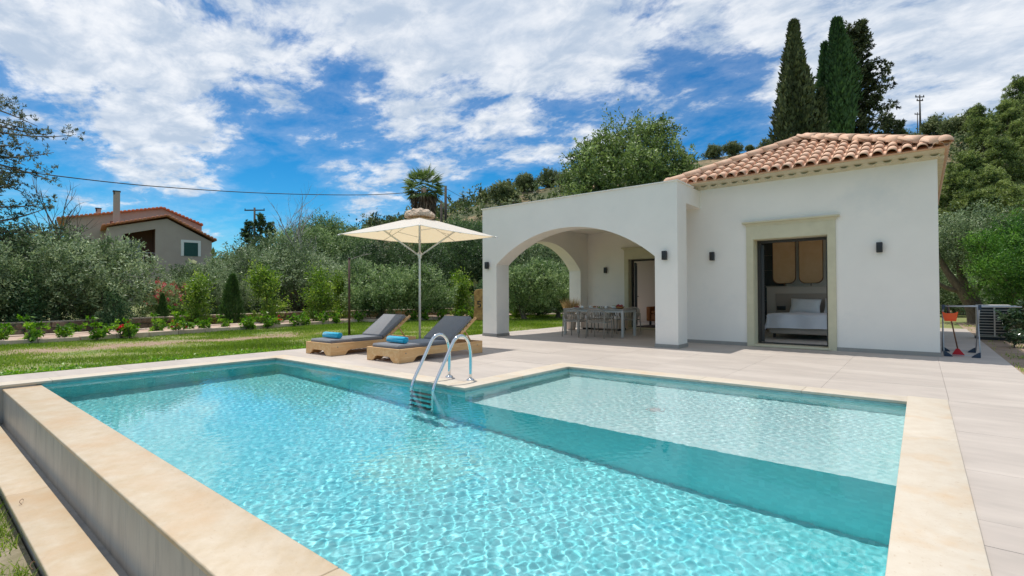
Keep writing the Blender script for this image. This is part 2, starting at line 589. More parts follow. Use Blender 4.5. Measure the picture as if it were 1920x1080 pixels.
m_deep = mosaic('water_tint_floor_mosaic', (0.14, 0.60, 0.64), (0.19, 0.67, 0.71), (0.28, 0.75, 0.78))  # the water's depth tint is painted into floor, wall and shelf tile colours
m_shallow = mosaic('water_tint_shelf_mosaic', (0.46, 0.77, 0.77), (0.53, 0.83, 0.83), (0.62, 0.88, 0.87))
m_poolwall = mosaic('water_tint_wall_mosaic', (0.085, 0.72, 0.74), (0.11, 0.78, 0.79), (0.15, 0.84, 0.85))
m_band = mosaic('waterline_mosaic', (0.20, 0.36, 0.35), (0.25, 0.41, 0.40), (0.32, 0.47, 0.46))
m_shelfwall = mosaic('water_tint_shelf_wall_mosaic', (0.34, 0.72, 0.71), (0.40, 0.78, 0.77), (0.46, 0.84, 0.82))

# ------------------------------------------------------------------ levels and outlines (metres)
PX0, PX1 = -9.25, -0.11          # pool, inner faces
PY0, PY1, PY2 = 1.24, 4.42, 6.74  # near edge, back edge of the deep part, back edge of the shelf
NX = -4.36                       # left face of the shelf
WATER = -0.052
CW = 0.32                        # coping width
LOW = -0.56                      # ground below the overflow channel


def smoothstep(x):
    x = np.clip(x, 0, 1)
    return x * x * (3 - 2 * x)


RIDGE_U = np.array([-900, -300, 0, 300, 450, 600, 700, 870, 1000, 1070, 1270, 1340, 1450, 1560, 1700, 1850, 1950, 2300, 3200])
RIDGE_Z = np.array([4, 4, 4, 4.5, 6, 11, 13.5, 17.5, 20.5, 22, 26, 27.0, 28.0, 30.0, 31.5, 33.5, 35.0, 37, 36])


def hill(x, y):
    """Ground height of the wider terrain."""
    x = np.asarray(x, float)
    y = np.asarray(y, float)
    d = -math.sin(YAW) * x + math.cos(YAW) * y
    k = math.cos(YAW) * x + math.sin(YAW) * y
    u = 960 + FPX * k / np.maximum(d, 2.0)
    top = np.interp(u, RIDGE_U, RIDGE_Z)
    t = smoothstep((d - 30) / 72.0)
    b = np.sin(x * 0.11 + 1.3) * np.cos(y * 0.09) * 0.9 + np.sin(x * 0.31) * np.sin(y * 0.27 + 2) * 0.35
    far = smoothstep((d - 22) / 20.0)
    near = 0.03 * np.sin(x * 0.7) * np.sin(y * 0.6 + 1)
    return -0.035 + near * smoothstep((d - 9) / 4.0) * smoothstep((-x - 10.6) / 2) + top * t + b * far * (0.3 + 0.7 * t)


def build_ground():
    xs = np.unique(np.concatenate([np.linspace(-14, 6, 61), [-10.30, -9.82, 1.05, -9.34], np.linspace(-30, -14, 33), np.linspace(-160, -30, 60), np.linspace(6, 60, 28), [-600, -350, -230, 90, 150, 300, 600]]))
    ys = np.unique(np.concatenate([np.linspace(-3, 24, 82), [0.545, 21.25, 8.0, 0.9], np.linspace(24, 60, 40), np.linspace(60, 160, 50), [-600, -200, -60, -20, -8, 220, 330, 600]]))
    X, Y = np.meshgrid(xs, ys)
    Z = hill(X, Y)
    m = bpy.data.materials.new('lawn_earth')
    m.use_nodes = True
    nx, ny = len(xs), len(ys)
    cxs, cys = (xs[:-1] + xs[1:]) / 2, (ys[:-1] + ys[1:]) / 2
    faces = []
    for j in range(ny - 1):
        for i in range(nx - 1):
            cx_, cy_ = cxs[i], cys[j]
            if -10.30 < cx_ < 1.05 and 0.545 < cy_ < 21.25:
                if not (cx_ < -9.82 and cy_ > 8.0):
                    continue
            if cx_ > -9.34 and cy_ < 0.545 and cx_ < 60:
                continue
            if -10.30 < cx_ < -9.34 and cy_ < 0.56:
                continue
            a = j * nx + i
            faces.append((a, a + 1, a + nx + 1, a + nx))
    me = bpy.data.meshes.new('ground')
    me.from_pydata(np.stack([X, Y, Z], -1).reshape(-1, 3).tolist(), [], faces)
    me.polygons.foreach_set('use_smooth', [True] * len(faces))
    N, L = m.node_tree.nodes, m.node_tree.links
    p = N['Principled BSDF']
    p.inputs['Roughness'].default_value = 0.95
    geo = N.new('ShaderNodeNewGeometry')

    def noise(sc, de):
        t = N.new('ShaderNodeTexNoise')
        t.inputs['Scale'].default_value = sc
        t.inputs['Detail'].default_value = de
        L.new(geo.outputs['Position'], t.inputs['Vector'])
        return t.outputs['Fac']

    def ramp(x, lo, hi):
        r = N.new('ShaderNodeMapRange')
        r.inputs[1].default_value, r.inputs[2].default_value = lo, hi
        L.new(x, r.inputs[0])
        return r.outputs[0]

    def mix(f, a, b):
        mx = N.new('ShaderNodeMix')
        mx.data_type = 'RGBA'
        L.new(f, mx.inputs[0])
        for s_, c in ((mx.inputs[6], a), (mx.inputs[7], b)):
            if isinstance(c, tuple):
                s_.default_value = (*c, 1)
            else:
                L.new(c, s_)
        return mx.outputs[2]
    g = mix(ramp(noise(1.3, 8), 0.35, 0.62), (0.12, 0.185, 0.035), (0.27, 0.26, 0.10))
    g = mix(ramp(noise(14, 6), 0.5, 0.75), g, (0.24, 0.19, 0.12))
    sp0 = N.new('ShaderNodeSeparateXYZ')
    L.new(geo.outputs['Position'], sp0.inputs[0])

    def mm(op, a, b):
        n_ = N.new('ShaderNodeMath')
        n_.operation = op
        for i_, x_ in enumerate((a, b)):
            if isinstance(x_, (int, float)):
                n_.inputs[i_].default_value = x_
            else:
                L.new(x_, n_.inputs[i_])
        return n_.outputs[0]
    # worn bare streak across the lawn
    dx_ = mm('ABSOLUTE', mm('ADD', mm('ADD', sp0.outputs[0], 14.8), mm('MULTIPLY', mm('SUBTRACT', noise(0.9, 4), 0.5), 2.2)), 0.0)
    dy_ = mm('ABSOLUTE', mm('SUBTRACT', sp0.outputs[1], 4.9), 0.0)
    worn = mm('MULTIPLY', ramp(dx_, 1.15, 0.55), ramp(dy_, 4.3, 3.0))
    g = mix(worn, g, mix(ramp(noise(22, 6), 0.35, 0.65), (0.36, 0.25, 0.17), (0.25, 0.17, 0.11)))
    hcol = mix(ramp(noise(0.16, 8), 0.42, 0.60), (0.085, 0.095, 0.035), (0.27, 0.185, 0.10))
    hcol = mix(ramp(noise(1.1, 7), 0.50, 0.66), hcol, (0.05, 0.065, 0.025))
    sp = N.new('ShaderNodeSeparateXYZ')
    L.new(geo.outputs['Position'], sp.inputs[0])
    g = mix(ramp(sp.outputs[2], 0.4, 1.6), g, hcol)
    L.new(g, p.inputs['Base Color'])
    b = N.new('ShaderNodeBump')
    b.inputs['Distance'].default_value = 0.03
    L.new(noise(9, 6), b.inputs['Height'])
    L.new(b.outputs[0], p.inputs['Normal'])
    me.materials.append(m)
    o = put('ground', me)
    tag(o, 'lawn and hillside ground behind and beside the villa', kind='structure')
    lb = MB().box(-9.24, 40, -40, 0.56, LOW - 0.3, LOW)
    o = lb.build('lower_ground', mat('lower_earth', (0.17, 0.15, 0.08), 0.95, (0.30, 0.25, 0.17), 5, 8, bump=0.015, bscale=20))
    tag(o, 'sandy ground with weeds below the overflow wall', kind='structure')


build_ground()

# ------------------------------------------------------------------ pool
pool = thing('swimming_pool', 'L-shaped turquoise pool with shallow shelf and beige stone coping', 'pool', (0, 0, 0))


def zfloor(x):
    return -1.30 - 0.22 * (x - PX0) / (PX1 - PX0)


def pool_shell():
    B = 0.03
    d = MB()
    d.add([(PX0, PY0, zfloor(PX0)), (PX1, PY0, zfloor(PX1)), (PX1, PY1, zfloor(PX1)), (PX0, PY1, zfloor(PX0))], [(0, 1, 2, 3)])
    o = d.build('pool_floor', m_deep, pool)
    s = MB()
    s.add([(NX, PY1, -0.52), (PX1, PY1, -0.52), (PX1, PY2, -0.52), (NX, PY2, -0.52)], [(0, 1, 2, 3)])
    o2 = s.build('shelf_floor', m_shallow, pool)
    w = MB()

    def wall(x0, y0, x1, y1, zb0, zb1, zt=-0.075):
        w.add([(x0, y0, zb0), (x1, y1, zb1), (x1, y1, zt), (x0, y0, zt)], [(0, 1, 2, 3)])
    wl = MB()
    for (xa, ya, xb, yb) in ((PX0, PY0, PX0, PY1), (PX0, PY1, NX, PY1), (NX, PY1, NX, PY2), (NX, PY2, PX1, PY2), (PX1, PY2, PX1, PY0)):
        wl.add([(xa, ya, -0.075), (xb, yb, -0.075), (xb, yb, -0.031), (xa, ya, -0.031)], [(0, 1, 2, 3)])
    wl.build('waterline_band', m_band, pool)
    wall(PX0, PY0, PX0, PY1, zfloor(PX0), zfloor(PX0))
    wall(PX0, PY1, NX, PY1, zfloor(PX0), zfloor(NX))
    wall(NX, PY1, PX1, PY1, zfloor(NX), zfloor(PX1), -0.52)
    wall(PX1, PY1, PX1, PY0, zfloor(PX1), zfloor(PX1))
    wall(PX0, PY0, PX1, PY0, zfloor(PX0), zfloor(PX1), -0.075)
    o3 = w.build('pool_wall', m_poolwall, pool)
    w = MB()
    wall(NX, PY1, NX, PY2, -0.52, -0.52)
    wall(NX, PY2, PX1, PY2, -0.52, -0.52)
    wall(PX1, PY2, PX1, PY1, -0.52, -0.52)
    w.build('shelf_wall', m_shelfwall, pool).cycles.is_caustics_receiver = True
    # drain on the shelf
    dr = MB()
    dr.lathe([(0.0, 0.010), (0.055, 0.010), (0.07, 0.0), (0.07, -0.01)], 20, (-2.35, 5.45, -0.52))
    dr.lathe([(0.095, 0.0), (0.095, 0.005), (0.105, 0.005), (0.105, 0.0)], 20, (-2.35, 5.45, -0.52))
    o4 = dr.build('floor_drain', mat('pale_drain_plastic', (0.55, 0.60, 0.60), 0.5), pool)
    for q in (o, o2, o3, o4):
        q.cycles.is_caustics_receiver = True


pool_shell()


def coping_strip(x0, y0, x1, y1, cuts, zt=0.004, th=0.034, m=m_coping, mesh_bev=0.005, name='coping_stone'):
    """Stones laid end to end along the longer side, cut at the given positions."""
    along_x = (x1 - x0) > (y1 - y0)
    ps = sorted([x0 if along_x else y0] + list(cuts) + [x1 if along_x else y1])
    for a, b in zip(ps[:-1], ps[1:]):
        g = 0.0012
        mb = MB()
        if along_x:
            mb.rbox(a + g, b - g, y0, y1, zt - th, zt, mesh_bev)
        else:
            mb.rbox(x0, x1, a + g, b - g, zt - th, zt, mesh_bev)
        mb.build(name, m, pool)


OV = 0.015
coping_strip(PX0 - CW, -2.0, PX0 + OV, PY1, [-1.0, 0.2, 1.35, 2.5, 3.45])
coping_strip(PX0 - CW, PY1 - OV + 0.015, NX - CW, PY1 + CW, [-8.4, -7.2, -6.0], zt=0.0045)
coping_strip(NX - CW, PY1 - OV, NX + OV, PY2, [5.55])
coping_strip(NX - CW, PY2, PX1, PY2 + CW, [-3.5, -2.3, -1.1])
coping_strip(PX1 - OV, 1.60, PX1 + CW, PY2 + CW, [5.12], zt=0.012, th=0.045)
# near overflow wall: coping at water level, cladding, channel, outer slab
m_nearcop = mat('wet_stone_coping', (0.48, 0.37, 0.235), 0.45, (0.555, 0.465, 0.345), 7.0, 9, (0.3, 0.7), bump=0.0012, bscale=35, third=((0.50, 0.34, 0.19), 1.6, 0.48, 0.76), speck=((0.38, 0.26, 0.14), 55, 0.60, 0.80))


def ripple_bump(m):
    N, L = m.node_tree.nodes, m.node_tree.links
    wv = N.new('ShaderNodeTexWave')
    wv.inputs['Scale'].default_value = 5.5
    wv.inputs['Distortion'].default_value = 5.0
    wv.inputs['Detail'].default_value = 3
    wv.bands_direction = 'DIAGONAL'
    geo = N.new('ShaderNodeNewGeometry')
    L.new(geo.outputs['Position'], wv.inputs['Vector'])
    b = N.new('ShaderNodeBump')
    b.inputs['Distance'].default_value = 0.0010
    L.new(wv.outputs['Fac'], b.inputs['Height'])
    old = N['Principled BSDF'].inputs['Normal'].links
    if old:
        L.new(old[0].from_socket, b.inputs['Normal'])
    L.new(b.outputs[0], N['Principled BSDF'].inputs['Normal'])


ripple_bump(m_nearcop)
coping_strip(PX0 - 0.005, 0.865, 0.21, PY0, [-2.0], zt=-0.048, th=0.032, m=m_nearcop, mesh_bev=0.008)
xw = -9.25
while xw < 0.2:
    MB().box(xw + 0.0015, min(xw + 0.61, 0.21) - 0.0015, 0.872, 0.886, -0.52, -0.081).build('cladding_slab', m_cladding, pool)
    xw += 0.61
MB().box(PX0, 0.21, 0.886, 1.20, -0.6, -0.081).build('overflow_wall_core', m_grout, pool)
MB().box(PX0, 0.21, 0.80, 0.872, -0.60, -0.50).build('channel_floor', m_cladding, pool)
for a, b in ((PX0, -5.6), (-5.6, -2.2), (-2.2, 0.21)):
    MB().rbox(a + 0.001, b - 0.001, 0.545, 0.80, -0.455, -0.42, 0.008).build('overflow_kerb_stone', m_nearcop, pool)
MB().box(PX0, 0.21, 0.575, 0.80, -0.62, -0.456).build('overflow_kerb_base', m_cladding, pool)
# end wall below the deck strip on the left
MB().box(-9.36, PX0 + 0.004, -2.0, 1.18, -0.9, -0.031).build('end_wall', m_cladding, pool)


def water():
    def grid(x0, x1, y0, y1, n):
        return np.linspace(x0, x1, n)
    E = 0.012
    step = 0.0105
    xs = np.unique(np.concatenate([np.arange(PX0 - E, -6.2, 0.0135), np.arange(-6.2, PX1 + E, 0.0085), [NX - E, PX1 + E]]))
    ys = np.unique(np.concatenate([np.arange(PY0 - 0.008, PY1, 0.0085), np.arange(PY1, PY2 + E, 0.012), [PY1 + E, PY2 + E]]))
    X, Y = np.meshgrid(xs, ys)
    rng = np.random.default_rng(5)
    Z = np.zeros_like(X)
    fine_ = smoothstep((X + 6.6) / 1.2)
    for i in range(64):
        lam = 10 ** rng.uniform(math.log10(0.028), math.log10(0.115))
        th = rng.normal(0.5, 0.95)
        k = 2 * math.pi / lam
        a = 0.0084 * lam ** 2
        Z += a * (fine_ if lam < 0.055 else 1.0) * np.sin(k * (X * math.cos(th) + Y * math.sin(th)) + rng.uniform(0, 6.28))
    # gentler towards the far end of the pool, livelier near the overflow
    amp = 0.62 + 0.38 * np.sin(X * 0.9 + 0.4 * Y) * np.cos(Y * 0.8 - 0.3 * X)
    Z *= amp * (1 + 0.75 * smoothstep((Y - PY1) / 0.3))
    nx, ny = len(xs), len(ys)
    i = np.arange(nx - 1)[None, :]
    j = np.arange(ny - 1)[:, None]
    a = (j * nx + i)
    F = np.stack([a, a + 1, a + nx + 1, a + nx], -1)
    cx_ = (xs[:-1] + xs[1:])[None, :] / 2
    cy_ = (ys[:-1] + ys[1:])[:, None] / 2
    keep = (cx_ > NX - E) | (cy_ < PY1 + E)
    F = F[keep]
    V = np.stack([X, Y, Z + WATER], -1).reshape(-1, 3)
    me = bpy.data.meshes.new('pool_water')
    me.vertices.add(len(V))
    me.vertices.foreach_set('co', V.ravel())
    me.loops.add(len(F) * 4)
    me.loops.foreach_set('vertex_index', F.ravel())
    me.polygons.add(len(F))
    me.polygons.foreach_set('loop_start', np.arange(0, len(F) * 4, 4))
    me.polygons.foreach_set('use_smooth', np.ones(len(F), bool))
    me.update(calc_edges=True)
    m = bpy.data.materials.new('clear_pool_water')
    m.use_nodes = True
    N, L = m.node_tree.nodes, m.node_tree.links
    N.remove(N['Principled BSDF'])
    g = N.new('ShaderNodeBsdfGlass')
    g.inputs['IOR'].default_value = 1.33
    g.inputs['Roughness'].default_value = 0.0
    g.inputs['Color'].default_value = (1.0, 1.0, 1.0, 1)
    L.new(g.outputs[0], N['Material Output'].inputs['Surface'])
    me.materials.append(m)
    o = put('pool_water', me)
    o.cycles.is_caustics_caster = True
    tag(o, 'clear rippled turquoise water filling the pool', kind='structure')


water()

# ------------------------------------------------------------------ terrace
terrace = MB().box(-10.36, PX0 - 0.02, -2, 4.6, -0.5, -0.035)
terrace.box(-10.36, NX - 0.02, 4.6 + 0.0, 8.0, -0.5, -0.035)
terrace.box(PX1 + 0.02, 1.10, 1.0, 8.0, -0.6, -0.035)
terrace.box(NX - 0.02, PX1 + 0.02, PY2 + 0.02, 8.0, -0.6, -0.035)
terrace.box(-9.88, 1.10, 8.0, 21.3, -0.5, -0.035)
terrace = terrace.build('terrace', m_grout)
tag(terrace, 'pale porcelain slab terrace around the pool and villa', kind='structure')
YL = [-2.0, -0.85, 0.32, 1.49, 2.30, 3.13, 3.47, 4.40] + [4.40 + 1.17 * k for k in range(1, 15)] + [21.3]
XL = [1.10] + [0.22 - 1.17 * k for k in range(0, 10)]
XL = sorted(XL + [-10.36])
REG = [(-10.36, PX0 - CW, -2.0, PY1 + CW), (-10.36, NX - CW, PY1 + CW, PY2 + CW), (-10.36, 1.10, PY2 + CW, 8.0),
       (PX1 + CW, 1.10, 1.0, PY2 + CW), (-9.88, 1.10, 8.0, 10.3), (-9.88, 1.10, 10.3, 15.3), (0.26, 1.10, 15.3, 21.3)]
for (x0, x1, y0, y1) in REG:
    xs = [x0] + [x for x in XL if x0 + 0.12 < x < x1 - 0.12] + [x1]
    ys = [y0] + [y for y in YL if y0 + 0.12 < y < y1 - 0.12] + [y1]
    for xa, xb in zip(xs[:-1], xs[1:]):
        for ya, yb in zip(ys[:-1], ys[1:]):
            if xa > -4.3 and xb < 0.3 and ya > 12.1:
                continue
            g = 0.0014
            MB().box(xa + g, xb - g, ya + g, yb - g, -0.030, R.uniform(-0.0006, 0.0006)).build('paving_slab', m_tilefloor, terrace)

# ------------------------------------------------------------------ villa
villa = thing('villa', 'low white plastered villa with arched veranda and clay tile hip roof', 'villa', (0, 0, 0))
FY, WY, BY = 10.35, 11.80, 15.30     # veranda face, bedroom front wall, veranda back wall
VX0, VX1 = -4.40, 0.26
TOP = 3.53


def arc_pts(x0, x1, zs, za, n=28):
    h = za - zs
    w = (x1 - x0) / 2
    r = (w * w + h * h) / (2 * h)
    c = (x0 + x1) / 2
    a0 = math.asin(w / r)
    return [(c + r * math.sin(-a0 + 2 * a0 * i / n), za - r + r * math.cos(-a0 + 2 * a0 * i / n)) for i in range(n + 1)]


# veranda front with the wide arch
AX0, AX1, ZS, ZA = -8.99, -4.45, 1.965, 2.79
poly = [(-9.50, 0), (AX0, 0)] + arc_pts(AX0, AX1, ZS, ZA) + [(AX1, 0), (-3.95, 0), (-3.95, TOP), (-9.50, TOP)]
MB().prism(poly, 'y', FY, FY + 0.53).build('veranda_front_wall', m_plaster, villa)
# side wall with its own arch
poly = [(FY + 0.53, 0), (FY + 0.55, 0)] + arc_pts(FY + 0.55, 14.82, 1.95, 2.79) + [(14.82, 0), (BY + 0.3, 0), (BY + 0.3, TOP), (FY + 0.53, TOP)]
MB().prism(poly, 'x', -9.50, -9.05).build('veranda_side_wall', m_plaster, villa)
# beam over the open passage beside the bedroom wall
MB().box(-4.40, -3.953, FY + 0.53, WY, 3.13, TOP).build('veranda_beam', m_plaster, villa)
# parapet cap
cap = MB().box(-9.53, -3.92, FY - 0.03, FY + 0.3, TOP, TOP + 0.022)
cap.box(-9.53, -9.2, FY + 0.3, BY + 4, TOP, TOP + 0.022)
cap.box(-4.25, -3.92, FY + 0.3, 11.3, TOP, TOP + 0.022)
cap.build('parapet_cap', m_plaster, villa)
MB().box(-9.05, -3.96, FY + 0.53, BY, 3.24, 3.40).build('veranda_ceiling', m_plaster, villa)


def wall_with_door(x0, x1, y0, y1, ztop, dx0, dx1, dz, name='wall', m=m_plaster):
    poly = [(x0, 0), (dx0, 0), (dx0, dz), (dx1, dz), (dx1, 0), (x1, 0), (x1, ztop), (x0, ztop)]
    return MB().prism(poly, 'y', y0, y1).build(name, m, villa)


D1 = (-7.50, -6.10, 2.30)
D2 = (-2.82, -1.435, 2.325)
wall_with_door(-9.05, VX0, BY, BY + 0.3, TOP - 0.01, *D1, name='veranda_back_wall')
wall_with_door(VX0, VX1, WY, WY + 0.38, 3.62, *D2, name='bedroom_front_wall')
MB().box(VX0, VX0 + 0.25, WY + 0.38, 19.6, 0, 3.6).build('bedroom_side_wall', m_plaster, villa)
MB().prism([(WY + 0.38, 0), (12.3, 0), (12.3, 2.75), (17.1, 2.75), (17.1, 0), (19.6, 0), (19.6, 3.62), (WY + 0.38, 3.62)], 'x', VX1 - 0.3, VX1).build('bedroom_outer_wall', m_plaster, villa)  # wide unseen opening added to let daylight brighten the bedroom
MB().box(-9.5, VX1 - 0.3, 19.3, 19.6, 0, 3.52).build('rear_wall', m_plaster, villa)
MB().prism([(BY + 0.3, 0), (15.8, 0), (15.8, 2.8), (18.2, 2.8), (18.2, 0), (19.3, 0), (19.3, 3.52), (BY + 0.3, 3.52)], 'x', -9.499, -9.2).build('living_room_outer_wall', m_plaster, villa)  # unseen side opening added to bring more daylight into the living room
MB().box(-9.2, VX0, BY + 0.3, 19.3, 3.0, 3.4).build('living_room_ceiling', m_room, villa)
MB().box(VX0 + 0.25, VX1 - 0.3, WY + 0.38, 19.3, 2.85, 3.1).build('bedroom_ceiling', m_room, villa)
fl = MB().box(VX0 + 0.25, VX1 - 0.3, WY + 0.38, 19.3, -0.1, 0.03)
fl.box(-9.2, VX0, BY + 0.3, 19.3, -0.1, 0.03)
fl.build('room_floor', m_roomfloor, villa)
# rear partitions of the two rooms
MB().box(VX0 + 0.25, VX1 - 0.3, 17.2, 17.3, 0.03, 2.85).build('bedroom_partition', m_room, villa)
MB().box(-9.2, VX0, 18.4, 18.5, 0.03, 3.0).build('living_room_partition', mat('living_wall', (0.58, 0.48, 0.43), 0.9), villa)


def surround(dx0, dx1, dz, y, w=0.135, lint=0.28, crown=0.10, proud=0.03):
    mb = MB()
    mb.box(dx0 - w, dx0, y - proud, y - 0.001, 0, dz)
    mb.box(dx1, dx1 + w, y - proud, y - 0.001, 0, dz)
    mb.box(dx0 - w, dx1 + w, y - proud, y - 0.001, dz, dz + lint)
    # reveal lining
    mb.box(dx0 - 0.001, dx0 + 0.012, y - 0.001, y + 0.30, 0, dz)
    mb.box(dx1 - 0.012, dx1 + 0.001, y - 0.001, y + 0.30, 0, dz)
    mb.box(dx0 + 0.012, dx1 - 0.012, y - 0.001, y + 0.30, dz - 0.012, dz + 0.001)
    mb.build('door_surround', m_trim, villa)
    # moulded crown: swept cove
    prof = [(0.0, 0.0), (0.004, 0.0), (0.012, 0.02), (0.03, 0.05), (0.06, 0.068), (0.075, 0.07), (0.075, crown), (0.0, crown)]
    cr = MB()
    z0 = dz + lint
    n = len(prof)
    vs = []
    for side in (0, 1):
        for (o, h) in prof:
            x = (dx0 - w - o) if side == 0 else (dx1 + w + o)
            vs.append((x, y - proud - o, z0 + h))
    back = [((dx0 - w - o) if s == 0 else (dx1 + w + o), y - 0.001, z0 + h) for s in (0, 1) for (o, h) in prof]
    allv = vs + back
    fs = []
    for i in range(n):
        j = (i + 1) % n
        fs.append((i, j, n + j, n + i))
        fs.append((i, 2 * n + i, 2 * n + j, j))
        fs.append((n + i, n + j, 3 * n + j, 3 * n + i))
    cr.add(allv, fs)
    cr.build('door_crown', m_trim, villa)
    MB().rbox(dx0 - 0.03, dx1 + 0.03, y - 0.07, y + 0.36, 0.003, 0.045, 0.006).build('door_sill', m_trim, villa)


surround(*D2, WY)
surround(*D1, BY)


def door_frame(dx0, dx1, dz, y, t=0.055, d=0.09):
    f = MB()
    a, b, z = dx0 + 0.0125, dx1 - 0.0125, dz - 0.0125
    f.box(a, a + t, y, y + d, 0.046, z)
    f.box(b - t, b, y, y + d, 0.046, z)
    f.box(a + t, b - t, y, y + d, z - t, z)
    f.box(a + t, b - t, y, y + d, 0.046, 0.075)
    return f.build('door_frame', m_frame, villa)


door_frame(*D2, WY + 0.29)
door_frame(*D1, BY + 0.2)


def door_leaf(x, y, w, h, ang):
    M_ = Matrix.Translation((x, y, 0.08)) @ Matrix.Rotation(ang, 4, 'Z')
    t = 0.07
    mb = MB()
    mb.box(0, t, -0.03, 0.03, 0, h, M_)
    mb.box(w - t, w, -0.03, 0.03, 0, h, M_)
    mb.box(t, w - t, -0.03, 0.03, h - t, h, M_)
    mb.box(t, w - t, -0.03, 0.03, 0, t, M_)
    dl = mb.build('door_leaf', m_frame, villa)
    g = MB().box(t, w - t, -0.006, 0.006, t, h - t, M_)
    gm = bpy.data.materials.get('clear_glass') or glassmat('clear_glass')
    g.build('glass_pane', gm, dl)
    hd = MB().tube([M_ @ Vector((w - t / 2, -0.03, 0.98)), M_ @ Vector((w - t / 2, -0.07, 0.98)), M_ @ Vector((w - t / 2 - 0.12, -0.07, 0.98))], 0.011)
    hd.build('handle', m_black, dl)


def glassmat(name):
    m = bpy.data.materials.new(name)
    m.use_nodes = True
    N, L = m.node_tree.nodes, m.node_tree.links
    N.remove(N['Principled BSDF'])
    tr = N.new('ShaderNodeBsdfTransparent')
    tr.inputs[0].default_value = (0.92, 0.95, 0.94, 1)
    gl = N.new('ShaderNodeBsdfGlossy')
    gl.inputs['Roughness'].default_value = 0.02
    mx = N.new('ShaderNodeMixShader')
    fr = N.new('ShaderNodeFresnel')
    fr.inputs[0].default_value = 1.5
    L.new(fr.outputs[0], mx.inputs[0])
    L.new(tr.outputs[0], mx.inputs[1])
    L.new(gl.outputs[0], mx.inputs[2])
    L.new(mx.outputs[0], N['Material Output'].inputs[0])
    return m


door_leaf(D2[0] + 0.09, WY + 0.40, 0.62, 2.15, math.radians(102))
door_leaf(D1[0] + 0.09, BY + 0.33, 0.62, 2.12, math.radians(112))

# skirting
sk = MB()
h, t = 0.075, 0.012
for (x0, x1, y0, y1) in [(-9.512, AX0 + t, FY - t, FY), (-9.512, -9.50, FY, 10.90), (-9.512, -9.50, 14.82, BY), (AX0, AX0 + t, FY, FY + 0.53 + t), (-9.05, AX0 - 0.0, FY + 0.53, FY + 0.53 + t),
                         (AX1 - t, -3.95 + t, FY - t, FY), (-3.95, -3.95 + t, FY, FY + 0.53 + t), (AX1 - t, AX1, FY, FY + 0.53),
                         (VX0, D2[0] - 0.136, WY - t, WY), (D2[1] + 0.136, VX1 + t, WY - t, WY), (VX1, VX1 + t, WY, 19.6),
                         (-9.05, D1[0] - 0.136, BY - t, BY), (D1[1] + 0.136, VX0, BY - t, BY), (-9.05, -9.05 + t, 14.83, BY - t)]:
    MB().box(x0, x1, y0, y1, 0.0, h).build('skirting', m_skirt, villa)

# roof --------------------------------------------------------------
EX0, EX1, EY0, EY1, EZ = -4.56, 0.37, 11.36, 19.9, 3.685
HW = (EX1 - EX0) / 2
RC = (EX0 + EX1) / 2
RZ = EZ + HW * 0.47
roof = MB()
vs = [(EX0, EY0, EZ - 0.02), (EX1, EY0, EZ - 0.02), (EX1, EY1, EZ - 0.02), (EX0, EY1, EZ - 0.02), (RC, EY0 + HW, RZ - 0.02), (RC, EY1 - HW, RZ - 0.02)]
roof.add(vs, [(0, 1, 4), (1, 2, 5, 4), (2, 3, 5), (3, 0, 4, 5), (0, 3, 2, 1)])
roof = roof.build('roof', m_clay, villa)
# moulded eaves below the tiles
eav = MB()
pf = [(0.0, 3.55), (0.02, 3.56), (0.05, 3.585), (0.12, 3.62), (0.26, 3.645), (0.33, 3.655), (0.33, 3.685), (0.0, 3.685)]
for (a, b) in zip(pf, pf[1:] + pf[:1]):
    pass
n = len(pf)
vs = []
for c in (0, 1, 2, 3):
    for (o, z) in pf:
        vs.append([(VX0, WY - o, z), (VX1 + o * 0.30, WY - o, z), (VX1 + o * 0.30, 19.6, z), (VX0, WY - o, z)][c])
fs = []
for c in (0, 1):
    for i in range(n):
        j = (i + 1) % n
        fs.append((c * n + i, (c + 1) * n + i, (c + 1) * n + j, c * n + j))
fs.append(tuple(range(n)))
eav.add(vs, fs)
eav.build('eaves_moulding', m_soffit, villa)
# small bedding tiles showing under the eaves, one by one
bt = MB()
seg = 6
pts_o = [(0.070 * math.cos(math.pi * k / seg), 0.038 * math.sin(math.pi * k / seg)) for k in range(seg + 1)]
pts_i = [(0.056 * math.cos(math.pi * k / seg), 0.026 * math.sin(math.pi * k / seg)) for k in range(seg, -1, -1)]
bt.prism([(p[0], -p[1]) for p in pts_o + pts_i], 'y', -0.10, 0.10)
me_bed = bt.mesh('eaves_tile')
me_bed.materials.append(m_soffit)
x = VX0 + 0.12
while x < VX1:
    o = put('eaves_tile', me_bed, roof)
    o.location = (x, WY - 0.055, 3.606)
    x += 0.225
y = WY + 0.1
while y < 19:
    o = put('eaves_tile', me_bed, roof)
    o.location = (VX1 + 0.0, y, 3.606)
    o.rotation_euler = (0, 0, math.pi / 2)
    y += 0.225


